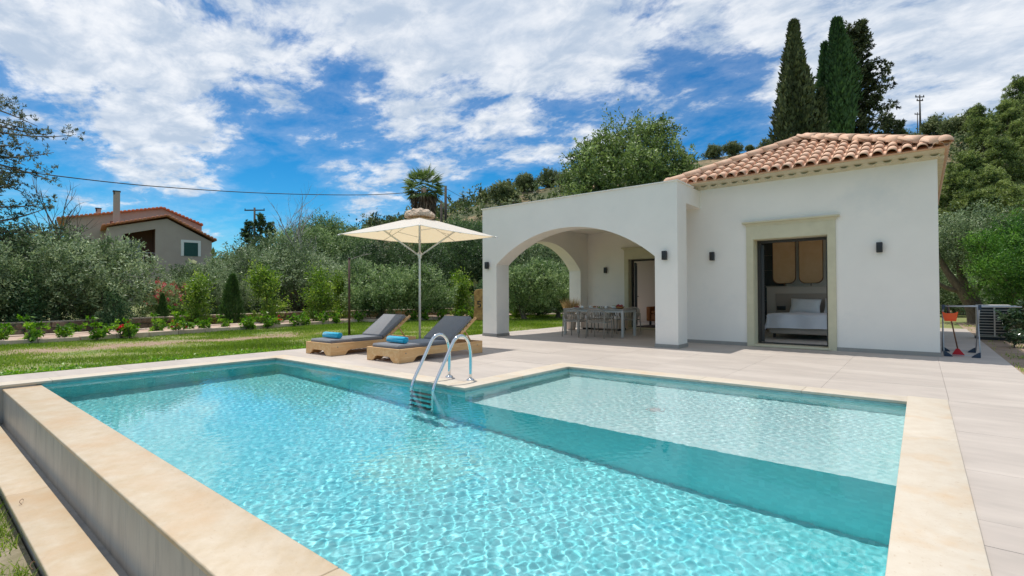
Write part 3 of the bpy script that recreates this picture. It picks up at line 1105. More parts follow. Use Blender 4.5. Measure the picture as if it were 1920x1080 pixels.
def tile_mesh(name='roof_tile', W=0.214, Ln=0.415):
    prof = []
    for i in range(9):
        a = math.pi * i / 8
        prof.append((0.078 - 0.078 * math.cos(a), 0.074 * math.sin(a)))
    for i in range(1, 5):
        a = math.pi * i / 4
        prof.append((0.156 + (W - 0.156) / 2 * (1 - math.cos(a)), -0.022 * math.sin(a)))
    n = len(prof)
    vs, fs = [], []
    for (yy, tz, sx) in ((0.0, 0.022, 1.0), (Ln, 0.0, 0.94)):
        for (x_, z_) in prof:
            vs.append(((x_ - W / 2) * sx, yy, z_ * (1.0 if yy == 0 else 0.86) + tz))
        for (x_, z_) in prof:
            vs.append(((x_ - W / 2) * sx, yy, z_ * (1.0 if yy == 0 else 0.86) + tz - 0.015))
    a, b, c, d = 0, n, 2 * n, 3 * n
    for i in range(n - 1):
        fs.append((a + i, a + i + 1, c + i + 1, c + i))
        fs.append((b + i, d + i, d + i + 1, b + i + 1))
        fs.append((a + i, b + i, b + i + 1, a + i + 1))
        fs.append((c + i, c + i + 1, d + i + 1, d + i))
    mb = MB()
    mb.add(vs, fs, True)
    me = mb.mesh(name)
    me.materials.append(m_clay)
    return me


me_tile = tile_mesh()
SL = math.atan(0.47)
ROWS = 8
EXPO = HW / math.cos(SL) / 7.55
for r_ in range(ROWS):
    s = -0.03 + r_ * EXPO
    yy = EY0 + s * math.cos(SL)
    zz = EZ + s * math.sin(SL)
    inset = max(0.0, yy - EY0)
    x = EX0 + 0.04 + 0.107
    while x < EX1 - 0.03:
        if EX0 + inset - 0.03 < x < EX1 - inset + 0.03:
            o = put('roof_tile', me_tile, roof)
            o.location = (x, yy, zz - 0.01)
            o.rotation_euler = (SL + R.uniform(-0.006, 0.006), R.uniform(-0.01, 0.01), R.uniform(-0.008, 0.008))
        x += 0.214
# right slope: the eaves row one by one, the rest joined
rest = MB()
src = MB()
for r_ in range(ROWS):
    s = -0.03 + r_ * EXPO
    xx = EX1 - s * math.cos(SL)
    zz = EZ + s * math.sin(SL)
    inset = max(0.0, s * math.cos(SL))
    y = EY0 + 0.15
    while y < EY1 - 0.1:
        if EY0 + inset < y < EY1 - inset:
            Mt = Matrix.Translation((xx, y, zz - 0.01)) @ Matrix.Rotation(math.pi / 2, 4, 'Z') @ Matrix.Rotation(SL, 4, 'X')
            if r_ == 0:
                o = put('roof_tile', me_tile, roof)
                o.matrix_local = Mt
            else:
                rest.add([Mt @ v.co for v in me_tile.vertices], [tuple(p.vertices) for p in me_tile.polygons], True)
        y += 0.214
tag(rest.build('upper_roof_tiles', m_clay, roof), kind='stuff')
# hip tiles
hp = MB()
seg = 9
for k, (yy, rr, tz) in enumerate(((0.0, 0.125, 0.02), (0.45, 0.108, 0.0))):
    pass
vs, fs = [], []
for (yy, rr, tz) in ((0.0, 0.132, 0.010), (0.45, 0.122, 0.0)):
    for th in (0.0, 0.016):
        for i in range(seg + 1):
            a = -0.15 + (math.pi + 0.3) * i / seg
            vs.append(((rr - th) * math.cos(a), yy, (rr - th) * math.sin(a) * 0.95 + tz))
n = seg + 1
for i in range(seg):
    fs += [(i, i + 1, 2 * n + i + 1, 2 * n + i), (n + i, 3 * n + i, 3 * n + i + 1, n + i + 1), (i, n + i, n + i + 1, i + 1), (2 * n + i, 2 * n + i + 1, 3 * n + i + 1, 3 * n + i)]
hp.add(vs, fs, True)
me_hip = hp.mesh('hip_tile')
me_hip.materials.append(m_clay)


def hip_line(p0, p1, end_cap=False):
    p0, p1 = Vector(p0), Vector(p1)
    d = p1 - p0
    n_ = max(1, int(round(d.length / 0.40)))
    q = d.to_track_quat('Y', 'Z')
    for i in range(n_):
        o = put('hip_tile', me_hip, roof)
        o.location = p0 + d * (i / n_)
        o.rotation_mode = 'QUATERNION'
        o.rotation_quaternion = q
    if end_cap:
        mb = MB()
        prof = [(0.128 * math.cos(a), 0.128 * math.sin(a)) for a in [math.pi / 2 * k / 5 for k in range(6)]]
        mb.lathe([(r_, z_ * 0.95) for r_, z_ in prof][::-1], 16)
        me = mb.mesh('hip_end_cap')
        me.materials.append(m_clay)
        o = put('hip_end_cap', me, roof)
        o.location = p0 + Vector((0, 0, 0.025))


hip_line((EX1 - 0.02, EY0 + 0.02, EZ + 0.035), (RC, EY0 + HW, RZ + 0.045), True)
hip_line((EX0 + 0.02, EY0 + 0.02, EZ + 0.035), (RC, EY0 + HW, RZ + 0.045), True)
hip_line((RC, EY0 + HW, RZ + 0.045), (RC, EY1 - HW, RZ + 0.045))

# wall lamps ---------------------------------------------------------
def lamp(x, y, z, label, facing=0.0):
    t = thing('wall_lamp', label, 'wall lamp', (x, y, z), 0, 'black up and down wall lamps')
    mb = MB()
    seg = 16
    mb.rbox(-0.048, 0.048, -0.105, -0.022, -0.095, 0.095, 0.006)
    mb.build('lamp_body', m_black, t)
    MB().rbox(-0.035, 0.035, -0.022, 0.0, -0.06, 0.06, 0.003).build('mounting_plate', m_black, t)
    MB().box(-0.034, 0.034, -0.092, -0.034, 0.094, 0.0965).build('lens', m_glassdark, t)


lamp(-9.29, FY, 1.955, 'black wall lamp on the veranda pillar beside the lawn')
lamp(-4.21, FY, 1.965, 'black wall lamp on the white pillar between veranda arch and bedroom')
lamp(-3.68, WY, 2.0, 'black wall lamp between the passage corner and the bedroom door')
lamp(-0.595, WY, 2.01, 'black wall lamp to the right of the bedroom door')
lamp(-8.32, BY, 1.96, 'black wall lamp inside the veranda beside the living room door')

# ------------------------------------------------------------------ sun loungers
def make_lounger(label):
    """Local frame: foot end at y=0, head end at y=2.06, width along x (0.90)."""
    t = thing('sun_lounger', label, 'sun lounger', (0, 0, 0), 0, 'wooden sun loungers beside the pool')
    W, Ln, Hh = 0.90, 2.06, 0.235

    def board(x0, x1, y, th, nm='end_board'):
        w = x1 - x0
        o = [(x0, 0), (x0 + 0.16 * w, 0), (x0 + 0.21 * w, 0.03), (x0 + 0.24 * w, 0.05), (x0 + 0.27 * w, 0.085), (x0 + 0.33 * w, 0.095), (x1 - 0.33 * w, 0.095),
             (x1 - 0.27 * w, 0.085), (x1 - 0.24 * w, 0.05), (x1 - 0.21 * w, 0.03), (x1 - 0.16 * w, 0), (x1, 0), (x1, Hh), (x0, Hh)]
        MB().prism(o, 'y', y, y + th).build(nm, m_wood, t, 0.003)
    board(-W / 2, W / 2, 0, 0.032)
    board(-W / 2, W / 2, Ln - 0.032, 0.032)
    for sx in (-1, 1):
        a, b = (W / 2 - 0.032, W / 2) if sx > 0 else (-W / 2, -W / 2 + 0.032)
        o = [(0.033, 0), (0.30, 0), (0.33, 0.02), (0.37, 0.07), (0.43, 0.095), (Ln - 0.43, 0.095), (Ln - 0.37, 0.07), (Ln - 0.33, 0.02), (Ln - 0.30, 0), (Ln - 0.033, 0),
             (Ln - 0.033, Hh - 0.001), (0.033, Hh - 0.001)]
        MB().prism(o, 'x', a, b).build('side_rail', m_wood, t, 0.003)
        kn = MB()
        for yy in (0.42, 0.85, 1.62):
            kn.lathe([(0.0, 0.0), (0.012, 0.0), (0.012, 0.002)], 8, (0, 0, 0))
        # bolt heads
        for yy in (0.15, Ln - 0.15):
            M_ = Matrix.Translation((sx * (W / 2 + 0.0005), yy, 0.16)) @ Matrix.Rotation(sx * math.pi / 2, 4, 'Y')
            b_ = MB()
            b_.lathe([(0.0, 0.004), (0.009, 0.003), (0.011, 0.0)], 8)
            bb = MB().add([M_ @ Vector(v) for v in b_.v], b_.f)
            bb.build('bolt', m_drain, t)
    # slats carrying the seat
    y = 0.06
    while y < 1.15:
        MB().box(-W / 2 + 0.034, W / 2 - 0.034, y, y + 0.07, 0.190, 0.212).build('seat_slat', m_wood, t)
        y += 0.105
    # hinged back: two rails, slats, prop
    hy, hz_, ang = 1.24, 0.215, math.radians(35.5)
    Mb = Matrix.Translation((0, hy, hz_)) @ Matrix.Rotation(ang, 4, 'X')
    for sx in (-1, 1):
        MB().rbox(sx * 0.36 - 0.02, sx * 0.36 + 0.02, -0.02, 0.87, -0.055, -0.012, 0.003, Mb, 1).build('back_rail', m_wood, t)
    for k in range(7):
        MB().box(-0.375, 0.375, 0.03 + k * 0.11, 0.10 + k * 0.11, -0.012, 0.006, Mb).build('back_slat', m_wood, t)
    top = Mb @ Vector((0, 0.5, -0.03))
    for sx in (-1, 1):
        MB().tube([(sx * 0.33, top.y, top.z), (sx * 0.33, top.y + 0.22, 0.19)], 0.014, 6).build('back_prop', m_wood, t)
    # mattress: seat part and raised part in one sewn piece
    MB().rbox(-0.37, 0.37, 0.05, 1.245, 0.213, 0.293, 0.03, None, 3).build('seat_cushion', m_cushion, t)
    for (yy0, yy1, zz, Mx) in ((0.06, 1.235, 0.291, None), (0.05, 0.76, 0.086, Mb)):
        loop = [(-0.352, yy0 + 0.012, zz), (0.352, yy0 + 0.012, zz), (0.352, yy1 - 0.012, zz), (-0.352, yy1 - 0.012, zz), (-0.352, yy0 + 0.012, zz)]
        MB().tube([(Mx @ Vector(q)) if Mx is not None else q for q in loop], 0.0045, 5).build('piping', m_piping, t)
    MB().rbox(-0.37, 0.37, 0.04, 0.77, 0.008, 0.088, 0.03, Mb, 3).build('back_cushion', m_cushion, t)
    return t


def towel(x, y, z, rz, label):
    t = thing('rolled_towel', label, 'towel', (x, y, z), rz, 'rolled turquoise towels')
    mb = MB()
    # spiral roll with a visible end
    n = 40
    vs, fs = [], []
    for side in (-0.245, 0.245):
        for i in range(n):
            a = 2 * math.pi * i / n
            r = 0.062 + 0.0025 * math.sin(3 * a) + 0.002 * math.sin(7 * a + side * 9)
            for q, (rr, off) in enumerate(((r, 0.0), (r - 0.010, 0.008), (r * 0.6, 0.003), (r * 0.58, -0.006), (r * 0.2, 0.004))):
                vs.append((side + math.copysign(off, side), rr * math.cos(a), 0.064 + rr * math.sin(a) * 0.93))
    m_ = 5
    for s_ in (0, 1):
        for i in range(n):
            j = (i + 1) % n
            for q in range(m_ - 1):
                fs.append((s_ * n * m_ + i * m_ + q, s_ * n * m_ + j * m_ + q, s_ * n * m_ + j * m_ + q + 1, s_ * n * m_ + i * m_ + q + 1))
        fs.append(tuple(s_ * n * m_ + i * m_ + m_ - 1 for i in range(n)))
    for i in range(n):
        j = (i + 1) % n
        fs.append((i * m_, j * m_, n * m_ + j * m_, n * m_ + i * m_))
    mb.add(vs, fs, True)
    mb.build('towel_roll', m_towel, t)
    MB().rbox(-0.243, 0.243, -0.066, -0.055, 0.022, 0.060, 0.004, None, 1).build('towel_edge', m_towel, t)


l1 = make_lounger('grey cushioned wooden sun lounger nearest the lawn')
l1.location = (-9.06, 5.15, 0.001)
l2 = dup(l1, (-7.21, 5.29, 0.001), 0.0, None, 'grey cushioned wooden sun lounger right behind the pool ladder')
towel(-9.08, 5.47, 0.296, math.radians(3), 'rolled turquoise towel on the lounger nearest the lawn')
towel(-7.22, 5.62, 0.296, math.radians(-2), 'rolled turquoise towel on the lounger behind the pool ladder')

# ------------------------------------------------------------------ parasol
um = thing('parasol', 'square cream parasol on a white pole between the loungers', 'parasol', (-8.33, 7.08, 0), math.radians(4.5))
HS, EZ_, AZ = 1.16, 2.43, 2.84
m_cv = bpy.data.materials.new('parasol_canvas')
m_cv.use_nodes = True
N, L = m_cv.node_tree.nodes, m_cv.node_tree.links
p = N['Principled BSDF']
p.inputs['Base Color'].default_value = (0.88, 0.84, 0.78, 1)
p.inputs['Roughness'].default_value = 0.9
tr = N.new('ShaderNodeBsdfTranslucent')
tr.inputs[0].default_value = (0.86, 0.68, 0.42, 1)
mx = N.new('ShaderNodeMixShader')
mx.inputs[0].default_value = 0.42
L.new(p.outputs[0], mx.inputs[1])
L.new(tr.outputs[0], mx.inputs[2])
L.new(mx.outputs[0], N['Material Output'].inputs[0])
cn = [(-HS, -HS), (HS, -HS), (HS, HS), (-HS, HS)]
for k in range(4):
    a, b = Vector((*cn[k], EZ_)), Vector((*cn[(k + 1) % 4], EZ_))
    ap = Vector((0, 0, AZ))
    n = 10
    vs, fs, idx = [], [], {}
    for i in range(n + 1):
        for j in range(n + 1 - i):
            s_, t_ = i / n, j / n
            w0 = 1 - s_ - t_
            pnt = ap * w0 + a * s_ + b * t_
            # cloth slack between the ribs
            edge = 4 * s_ * t_
            pnt.z -= 0.028 * edge * (s_ + t_)
            idx[(i, j)] = len(vs)
            vs.append(pnt)
    for i in range(n):
        for j in range(n - i):
            fs.append((idx[(i, j)], idx[(i + 1, j)], idx[(i, j + 1)]))
            if i + j < n - 1:
                fs.append((idx[(i + 1, j)], idx[(i + 1, j + 1)], idx[(i, j + 1)]))
    o = MB().add(vs, fs, True).build('canopy_panel', m_cv, um)
    hem = MB().tube([a + (b - a) * q / 8 - Vector((0, 0, 0.028 * 4 * (q / 8) * (1 - q / 8))) for q in range(9)], 0.006, 5)
    hem.build('hem', m_canvas, o)
    c = Vector((*cn[k], EZ_ - 0.012))
    MB().tube([(0, 0, AZ - 0.04), c * 1.0], 0.011, 6).build('rib', m_alu, um)
    MB().tube([c, c + Vector((c.x, c.y, 0)).normalized() * 0.05 - Vector((0, 0, 0.01))], [0.016, 0.012], 6).build('rib_end', m_alu, um)
    mid = Vector((0, 0, AZ - 0.04)).lerp(c, 0.52)
    MB().tube([(c.x * 0.03, c.y * 0.03, 2.02), mid], 0.020, 6).build('strut', m_alu, um)
    m2 = (a + b) / 2
    m2.z -= 0.03
    MB().tube([Vector((0, 0, AZ - 0.05)), m2 - Vector((0, 0, 0.01))], 0.007, 5).build('side_rib', m_alu, um)
    q1 = Vector((0, 0, AZ - 0.05)).lerp(m2, 0.6)
    MB().tube([mid.lerp(Vector((0, 0, 2.02)), 0.25), q1], 0.006, 5).build('side_strut', m_alu, um)
MB().tube([(0, 0, 0.0), (0, 0, 2.0), (0, 0, AZ)], 0.024, 12).build('pole', m_alu, um)
mb = MB()
mb.lathe([(0.024, 1.93), (0.038, 1.94), (0.042, 1.98), (0.055, 2.0), (0.055, 2.04), (0.038, 2.06), (0.025, 2.07)], 14)
mb.build('collar', m_alu, um)
MB().lathe([(0.024, 2.28), (0.034, 2.29), (0.034, 2.34), (0.024, 2.35)], 12).build('upper_hub', m_alu, um)
mb = MB()
mb.rbox(-0.24, 0.24, -0.24, 0.24, 0.0, 0.05, 0.012)
mb.lathe([(0.05, 0.05), (0.05, 0.2), (0.03, 0.22)], 12)
mb.build('base', m_skirt, um)
# rough pale cap lying on the apex
bm = bmesh.new()
bmesh.ops.create_icosphere(bm, subdivisions=4, radius=1)
rr = random.Random(3)
off = [Vector((rr.uniform(-1, 1), rr.uniform(-1, 1), rr.uniform(-1, 1))).normalized() for _ in range(26)]
for v in bm.verts:
    b_ = max(v.co.normalized().dot(o_) for o_ in off)
    s_ = 0.80 + 0.30 * b_ + rr.uniform(-0.05, 0.05)
    v.co = Vector((v.co.x * 0.30 * s_, v.co.y * 0.30 * s_, (v.co.z * 0.16 + 0.02 * math.sin(v.co.x * 11) * math.cos(v.co.y * 9)) * s_ if v.co.z > 0 else -0.01))
me = bpy.data.meshes.new('cap')
bm.to_mesh(me)
bm.free()
me.materials.append(m_cap)
o = put('cap', me, um)
o.location = (0, 0, AZ - 0.015)

# ------------------------------------------------------------------ pool ladder
ld = thing('pool_ladder', 'polished steel pool ladder curving over the coping into the water', 'pool ladder', (0, 0, 0))
prof = [(4.88, 0.0), (4.885, 0.30), (4.875, 0.42), (4.845, 0.51), (4.79, 0.575), (4.72, 0.605), (4.65, 0.60), (4.59, 0.565), (4.54, 0.505), (4.36, 0.22), (4.265, 0.07), (4.225, -0.01), (4.21, -0.09), (4.205, -0.4), (4.20, -1.12)]


def smooth_path(pts, k=3):
    out = []
    P_ = [Vector(p) for p in pts]
    for i in range(len(P_) - 1):
        p0, p1, p2, p3 = P_[max(i - 1, 0)], P_[i], P_[i + 1], P_[min(i + 2, len(P_) - 1)]
        for j in range(k):
            t = j / k
            out.append(0.5 * ((2 * p1) + (-p0 + p2) * t + (2 * p0 - 5 * p1 + 4 * p2 - p3) * t * t + (-p0 + 3 * p1 - 3 * p2 + p3) * t ** 3))
    out.append(P_[-1])
    return out


for x in (-5.12, -4.71):
    rail = MB().tube(smooth_path([(x, a, b) for a, b in prof]), 0.0215, 12)
    rail.build('handrail', m_steel, ld).cycles.is_caustics_receiver = True
    fl_ = MB().lathe([(0.0, 0.02), (0.03, 0.02), (0.045, 0.012), (0.055, 0.0), (0.055, -0.002)], 20, (x, 4.88, 0.0045))
    fl_.build('base_flange', m_steel, ld)
for k in range(4):
    z = -0.26 - 0.24 * k
    tr_ = MB().rbox(-5.12, -4.71, 4.155, 4.235, z - 0.012, z + 0.012, 0.006)
    tr_.build('tread', m_drain, ld)

# ------------------------------------------------------------------ veranda dining set
tb = thing('dining_table', 'taupe outdoor dining table laid for a meal under the veranda', 'table', (-7.0, 12.45, 0))
MB().rbox(-0.95, 0.95, -0.40, 0.40, 0.715, 0.745, 0.006).build('table_top', m_table, tb)
for k in range(7):
    x0 = -0.93 + k * 0.266
    MB().box(x0, x0 + 0.262, -0.385, 0.385, 0.745, 0.749).build('top_plank', m_table, tb)
ap = MB()
ap.box(-0.88, 0.88, -0.37, -0.35, 0.655, 0.714)
ap.box(-0.88, 0.88, 0.35, 0.37, 0.655, 0.714)
ap.box(-0.92, -0.90, -0.35, 0.35, 0.655, 0.714)
ap.box(0.90, 0.92, -0.35, 0.35, 0.655, 0.714)
ap.build('apron', m_tableleg, tb)
for sx in (-1, 1):
    for sy in (-1, 1):
        MB().rbox(sx * 0.90 - 0.032, sx * 0.90 + 0.032, sy * 0.36 - 0.032, sy * 0.36 + 0.032, 0, 0.714, 0.004).build('leg', m_tableleg, tb)


def make_chair(label):
    """Faces +y: woven curved back at -y."""
    t = thing('garden_chair', label, 'chair', (0, 0, 0), 0, 'taupe woven chairs around the veranda table')
    st = MB().rbox(-0.25, 0.25, -0.22, 0.26, 0.405, 0.44, 0.014)
    st.build('seat', m_chair, t)
    for (x, y, lean) in ((-0.25, 0.22, 0.01), (0.25, 0.22, 0.01), (-0.25, -0.20, -0.04), (0.25, -0.20, -0.04)):
        MB().tube([(x * 1.04, y + lean, 0.0), (x, y, 0.44), (x * 1.02, y, 0.60)], [0.013, 0.017, 0.015], 8).build('leg', m_chair, t)

    def rim(a):
        return Vector((0.295 * math.sin(a), -0.03 - 0.25 * math.cos(a), 0.615 + 0.145 * max(0.0, math.cos(a)) ** 1.2))
    n = 25
    A = [math.radians(-118 + 236 * i / (n - 1)) for i in range(n)]
    MB().tube([rim(a) for a in A], 0.016, 8).build('back_rim', m_chair, t)

    def low(a):
        return Vector((0.265 * math.sin(a), -0.02 - 0.215 * math.cos(a), 0.47))
    for i, a in enumerate([math.radians(-100 + 200 * i / 20) for i in range(21)]):
        MB().tube([low(a), (rim(a) + low(a)) / 2 + Vector((0.012 * math.sin(a), -0.012 * math.cos(a), 0)), rim(a)], 0.0115, 5).build('back_strand', m_chair, t)
    MB().tube([low(math.radians(-100 + 200 * i / 20)) for i in range(21)], 0.010, 6).build('lower_band', m_chair, t)
    return t


ch = make_chair('taupe woven chair, left of the two with backs to the pool')
ch.location = (-7.30, 11.66, 0)
dup(ch, (-6.55, 11.64, 0), math.radians(2), None, 'taupe woven chair, right of the two with backs to the pool')
dup(ch, (-7.35, 13.28, 0), math.radians(183), None, 'taupe woven chair on the far side of the table, near its left end')
dup(ch, (-6.50, 13.26, 0), math.radians(178), None, 'taupe woven chair on the far side of the table, near the living room door')


def dish(prof, x, y, z, name, label, cat, m, seg=20, grp=None):
    o = MB().lathe(prof, seg).build(name, m)
    o.location = (x, y, z)
    return tag(o, label, cat, grp)


TZ = 0.7495
plate = [(0.0, 0.004), (0.07, 0.004), (0.10, 0.012), (0.125, 0.022), (0.127, 0.019), (0.10, 0.006), (0.06, 0.0), (0.0, 0.0)]
bowlp = [(0.0, 0.006), (0.04, 0.008), (0.075, 0.03), (0.095, 0.065), (0.099, 0.065), (0.08, 0.026), (0.045, 0.0), (0.0, 0.0)]
cupp = [(0.0, 0.004), (0.028, 0.004), (0.035, 0.03), (0.038, 0.075), (0.041, 0.075), (0.038, 0.028), (0.03, 0.0), (0.0, 0.0)]


def food(x, y, z, n, rad, r0, m, name, label, cat='food'):
    t = thing(name, label, cat, (x, y, z))
    q = random.Random(int(x * 100))
    for i in range(n):
        a = q.uniform(0, 6.28)
        d = rad * math.sqrt(q.random())
        mb = MB()
        k = r0 * q.uniform(0.8, 1.2)
        mb.lathe([(0.001, -k), (k * 0.7, -k * 0.7), (k, 0), (k * 0.7, k * 0.7), (0.001, k)], 8, (d * math.cos(a), d * math.sin(a), k + r0 * 1.1 * (1 - d / rad) * q.random()))
        mb.build('fruit' if cat == 'fruit' else 'piece', m, t)


dish(plate, -7.62, 12.28, TZ, 'dinner_plate', 'white plate with cold cuts at the left end of the table', 'plate', m_crock)
food(-7.62, 12.28, TZ + 0.01, 7, 0.07, 0.022, mat('cured_meat', (0.35, 0.09, 0.06), 0.5), 'cold_cuts', 'slices of reddish cold cuts on the leftmost plate')
dish(cupp, -7.40, 12.22, TZ, 'coffee_cup', 'white cup beside the cold cuts plate', 'cup', m_crock)
dish(cupp, -7.26, 12.40, TZ, 'coffee_cup', 'white cup behind the left chair near the plate of bread', 'cup', m_crock)
dish(plate, -7.05, 12.30, TZ, 'serving_plate', 'white plate of dark bread in the middle of the table', 'plate', m_crock)
food(-7.05, 12.30, TZ + 0.01, 8, 0.07, 0.024, m_bread, 'bread_rolls', 'dark bread rolls on the middle plate')
dish(plate, -6.86, 12.18, TZ, 'side_plate', 'white side plate just behind the right chair', 'plate', m_crock)
food(-6.86, 12.18, TZ + 0.01, 5, 0.05, 0.018, m_greenfood, 'green_snack', 'green leaves on the side plate behind the right chair')
dish(cupp, -6.68, 12.25, TZ, 'coffee_cup', 'white cup between the side plate and the salad bowl', 'cup', m_crock)
dish(bowlp, -6.47, 12.36, TZ, 'salad_bowl', 'bowl heaped with green salad', 'bowl', m_crock)
food(-6.47, 12.36, TZ + 0.03, 12, 0.07, 0.025, m_greenfood, 'green_salad', 'heap of green salad in the bowl')
dish([(r * 1.25, z) for r, z in bowlp], -6.26, 12.26, TZ, 'fruit_bowl', 'wide bowl filled with dark red fruit at the right end of the table', 'bowl', m_bread)
food(-6.26, 12.26, TZ + 0.05, 12, 0.08, 0.028, m_fruit, 'red_fruit', 'dark red fruit heaped in the wide bowl', 'fruit')

# planter with straw-coloured grass ---------------------------------
def leaf_mesh(name, pos, dirs, length, width, tint, m, nrm=None, tri=False, seed=0):
    """One rhombic leaf (4 corners) per entry. pos: stalk end, dirs: unit vectors."""
    rng = np.random.default_rng(seed)
    n = len(pos)
    if nrm is None:
        nrm = rng.normal(size=(n, 3))
    side = np.cross(dirs, nrm)
    side /= np.linalg.norm(side, axis=1, keepdims=True) + 1e-9
    length = np.broadcast_to(np.asarray(length, float), (n,))[:, None]
    width = np.broadcast_to(np.asarray(width, float), (n,))[:, None]
    p0 = pos
    p1 = pos + dirs * length * 0.45 + side * width * 0.5
    p2 = pos + dirs * length
    p3 = pos + dirs * length * 0.45 - side * width * 0.5
    q = 3 if tri else 4
    if tri:
        p0, p1 = p0 - side * width * 0.5, p0 + side * width * 0.5
        V = np.stack([p0, p1, p2], 1).reshape(-1, 3)
    else:
        V = np.stack([p0, p1, p2, p3], 1).reshape(-1, 3)
    me = bpy.data.meshes.new(name)
    me.vertices.add(n * q)
    me.vertices.foreach_set('co', V.astype(np.float32).ravel())
    me.loops.add(n * q)
    me.loops.foreach_set('vertex_index', np.arange(n * q))
    me.polygons.add(n)
    me.polygons.foreach_set('loop_start', np.arange(0, n * q, q))
    at_ = me.attributes.new('tint', 'FLOAT', 'FACE')
    at_.data.foreach_set('value', np.clip(tint, 0, 1).astype(np.float32))
    me.update(calc_edges=True)
    me.materials.append(m)
    return me


def unit(a):
    return a / (np.linalg.norm(a, axis=1, keepdims=True) + 1e-9)


def tuft_mesh(name, n, r, h, lean, w, m, seed):
    rng = np.random.default_rng(seed)
    a = rng.uniform(0, 2 * math.pi, n)
    d = r * np.sqrt(rng.random(n))
    pos = np.stack([d * np.cos(a), d * np.sin(a), np.zeros(n)], 1)
    a2 = a + rng.normal(0, 0.5, n)
    l = lean * rng.random(n) + lean * 0.2
    dirs = unit(np.stack([l * np.cos(a2), l * np.sin(a2), np.ones(n)], 1))
    return leaf_mesh(name, pos, dirs, h * rng.uniform(0.6, 1.05, n), w, rng.random(n), m, seed=seed)


pl = thing('potted_grass', 'straw coloured ornamental grass in a pale pot by the veranda arch', 'potted plant', (-8.84, 13.86, 0))
pot = MB().lathe([(0.13, 0.0), (0.15, 0.02), (0.195, 0.42), (0.21, 0.48), (0.205, 0.50), (0.18, 0.50), (0.175, 0.46), (0.0, 0.46)], 24).build('pot', m_pot, pl)
g_ = put('foliage', tuft_mesh('foliage', 520, 0.12, 0.62, 0.55, 0.012, lf_straw, 4), pl)
g_.location = (0, 0, 0.46)

# low slatted bench with patterned cushion against the veranda wall
bn = thing('garden_bench', 'low pale slatted bench behind the dining table', 'bench', (-7.95, 14.45, 0))
for k in range(14):
    x0 = -0.66 + k * 0.094
    MB().box(x0, x0 + 0.086, -0.32, -0.30, 0.07, 0.36).build('front_slat', m_pot, bn)
MB().rbox(-0.68, 0.68, -0.30, 0.32, 0.06, 0.36, 0.01).build('bench_box', m_pot, bn)
MB().rbox(-0.66, 0.66, -0.28, 0.30, 0.362, 0.44, 0.025, None, 3).build('seat_pad', m_pillow, bn)
for x in (-0.6, 0.6):
    MB().box(x - 0.04, x + 0.04, -0.26, 0.28, 0.0, 0.06).build('foot', m_black, bn)


def pillow_mesh(name, w, h, d, m):
    n = 14
    vs, fs = [], []
    for s_ in (1, -1):
        for i in range(n + 1):
            for j in range(n + 1):
                a, b = i / n * 2 - 1, j / n * 2 - 1
                k = (1 - abs(a) ** 2.6) * (1 - abs(b) ** 2.6)
                pin = 1 - 0.07 * (1 - abs(a)) * abs(b) - 0.0
                pin2 = 1 - 0.07 * (1 - abs(b)) * abs(a)
                vs.append((a * w / 2 * pin2, s_ * d / 2 * k ** 0.55 if k > 0 else 0, b * h / 2 * pin))
    N_ = (n + 1) ** 2
    for s_ in (0, 1):
        for i in range(n):
            for j in range(n):
                q = [s_ * N_ + i * (n + 1) + j, s_ * N_ + (i + 1) * (n + 1) + j, s_ * N_ + (i + 1) * (n + 1) + j + 1, s_ * N_ + i * (n + 1) + j + 1]
                fs.append(tuple(q if s_ else q[::-1]))
    mb = MB().add(vs, fs, True)
    me = bpy.data.meshes.new(name)
    me.from_pydata([tuple(v) for v in mb.v], [], mb.f)
    me.polygons.foreach_set('use_smooth', [True] * len(mb.f))
    me.materials.append(m)
    return me


m_zig = mat('black_white_pattern', (0.75, 0.74, 0.72), 0.9)
N, L = m_zig.node_tree.nodes, m_zig.node_tree.links
wv = N.new('ShaderNodeTexWave')
wv.inputs['Scale'].default_value = 4.0
wv.inputs['Distortion'].default_value = 2.5
tcn = N.new('ShaderNodeTexCoord')
L.new(tcn.outputs['Object'], wv.inputs['Vector'])
cr = N.new('ShaderNodeValToRGB')
cr.color_ramp.interpolation = 'CONSTANT'
cr.color_ramp.elements[0].color = (0.01, 0.01, 0.012, 1)
cr.color_ramp.elements[1].position = 0.5
cr.color_ramp.elements[1].color = (0.75, 0.74, 0.72, 1)
L.new(wv.outputs['Fac'], cr.inputs[0])
L.new(cr.outputs[0], N['Principled BSDF'].inputs['Base Color'])
zme = pillow_mesh('scatter_cushion', 0.44, 0.34, 0.14, m_zig)
for i, (x, lab) in enumerate(((-8.15, 'black and white zigzag cushion on the bench, behind the left chair'), (-7.55, 'black and white zigzag cushion on the bench, behind the right chair'))):
    o = put('scatter_cushion', zme)
    o.location = (x, 14.52, 0.60)
    o.rotation_euler = (math.radians(-18), 0, math.radians(4 - 8 * i))
    tag(o, lab, 'cushion', 'patterned cushions on the veranda bench')

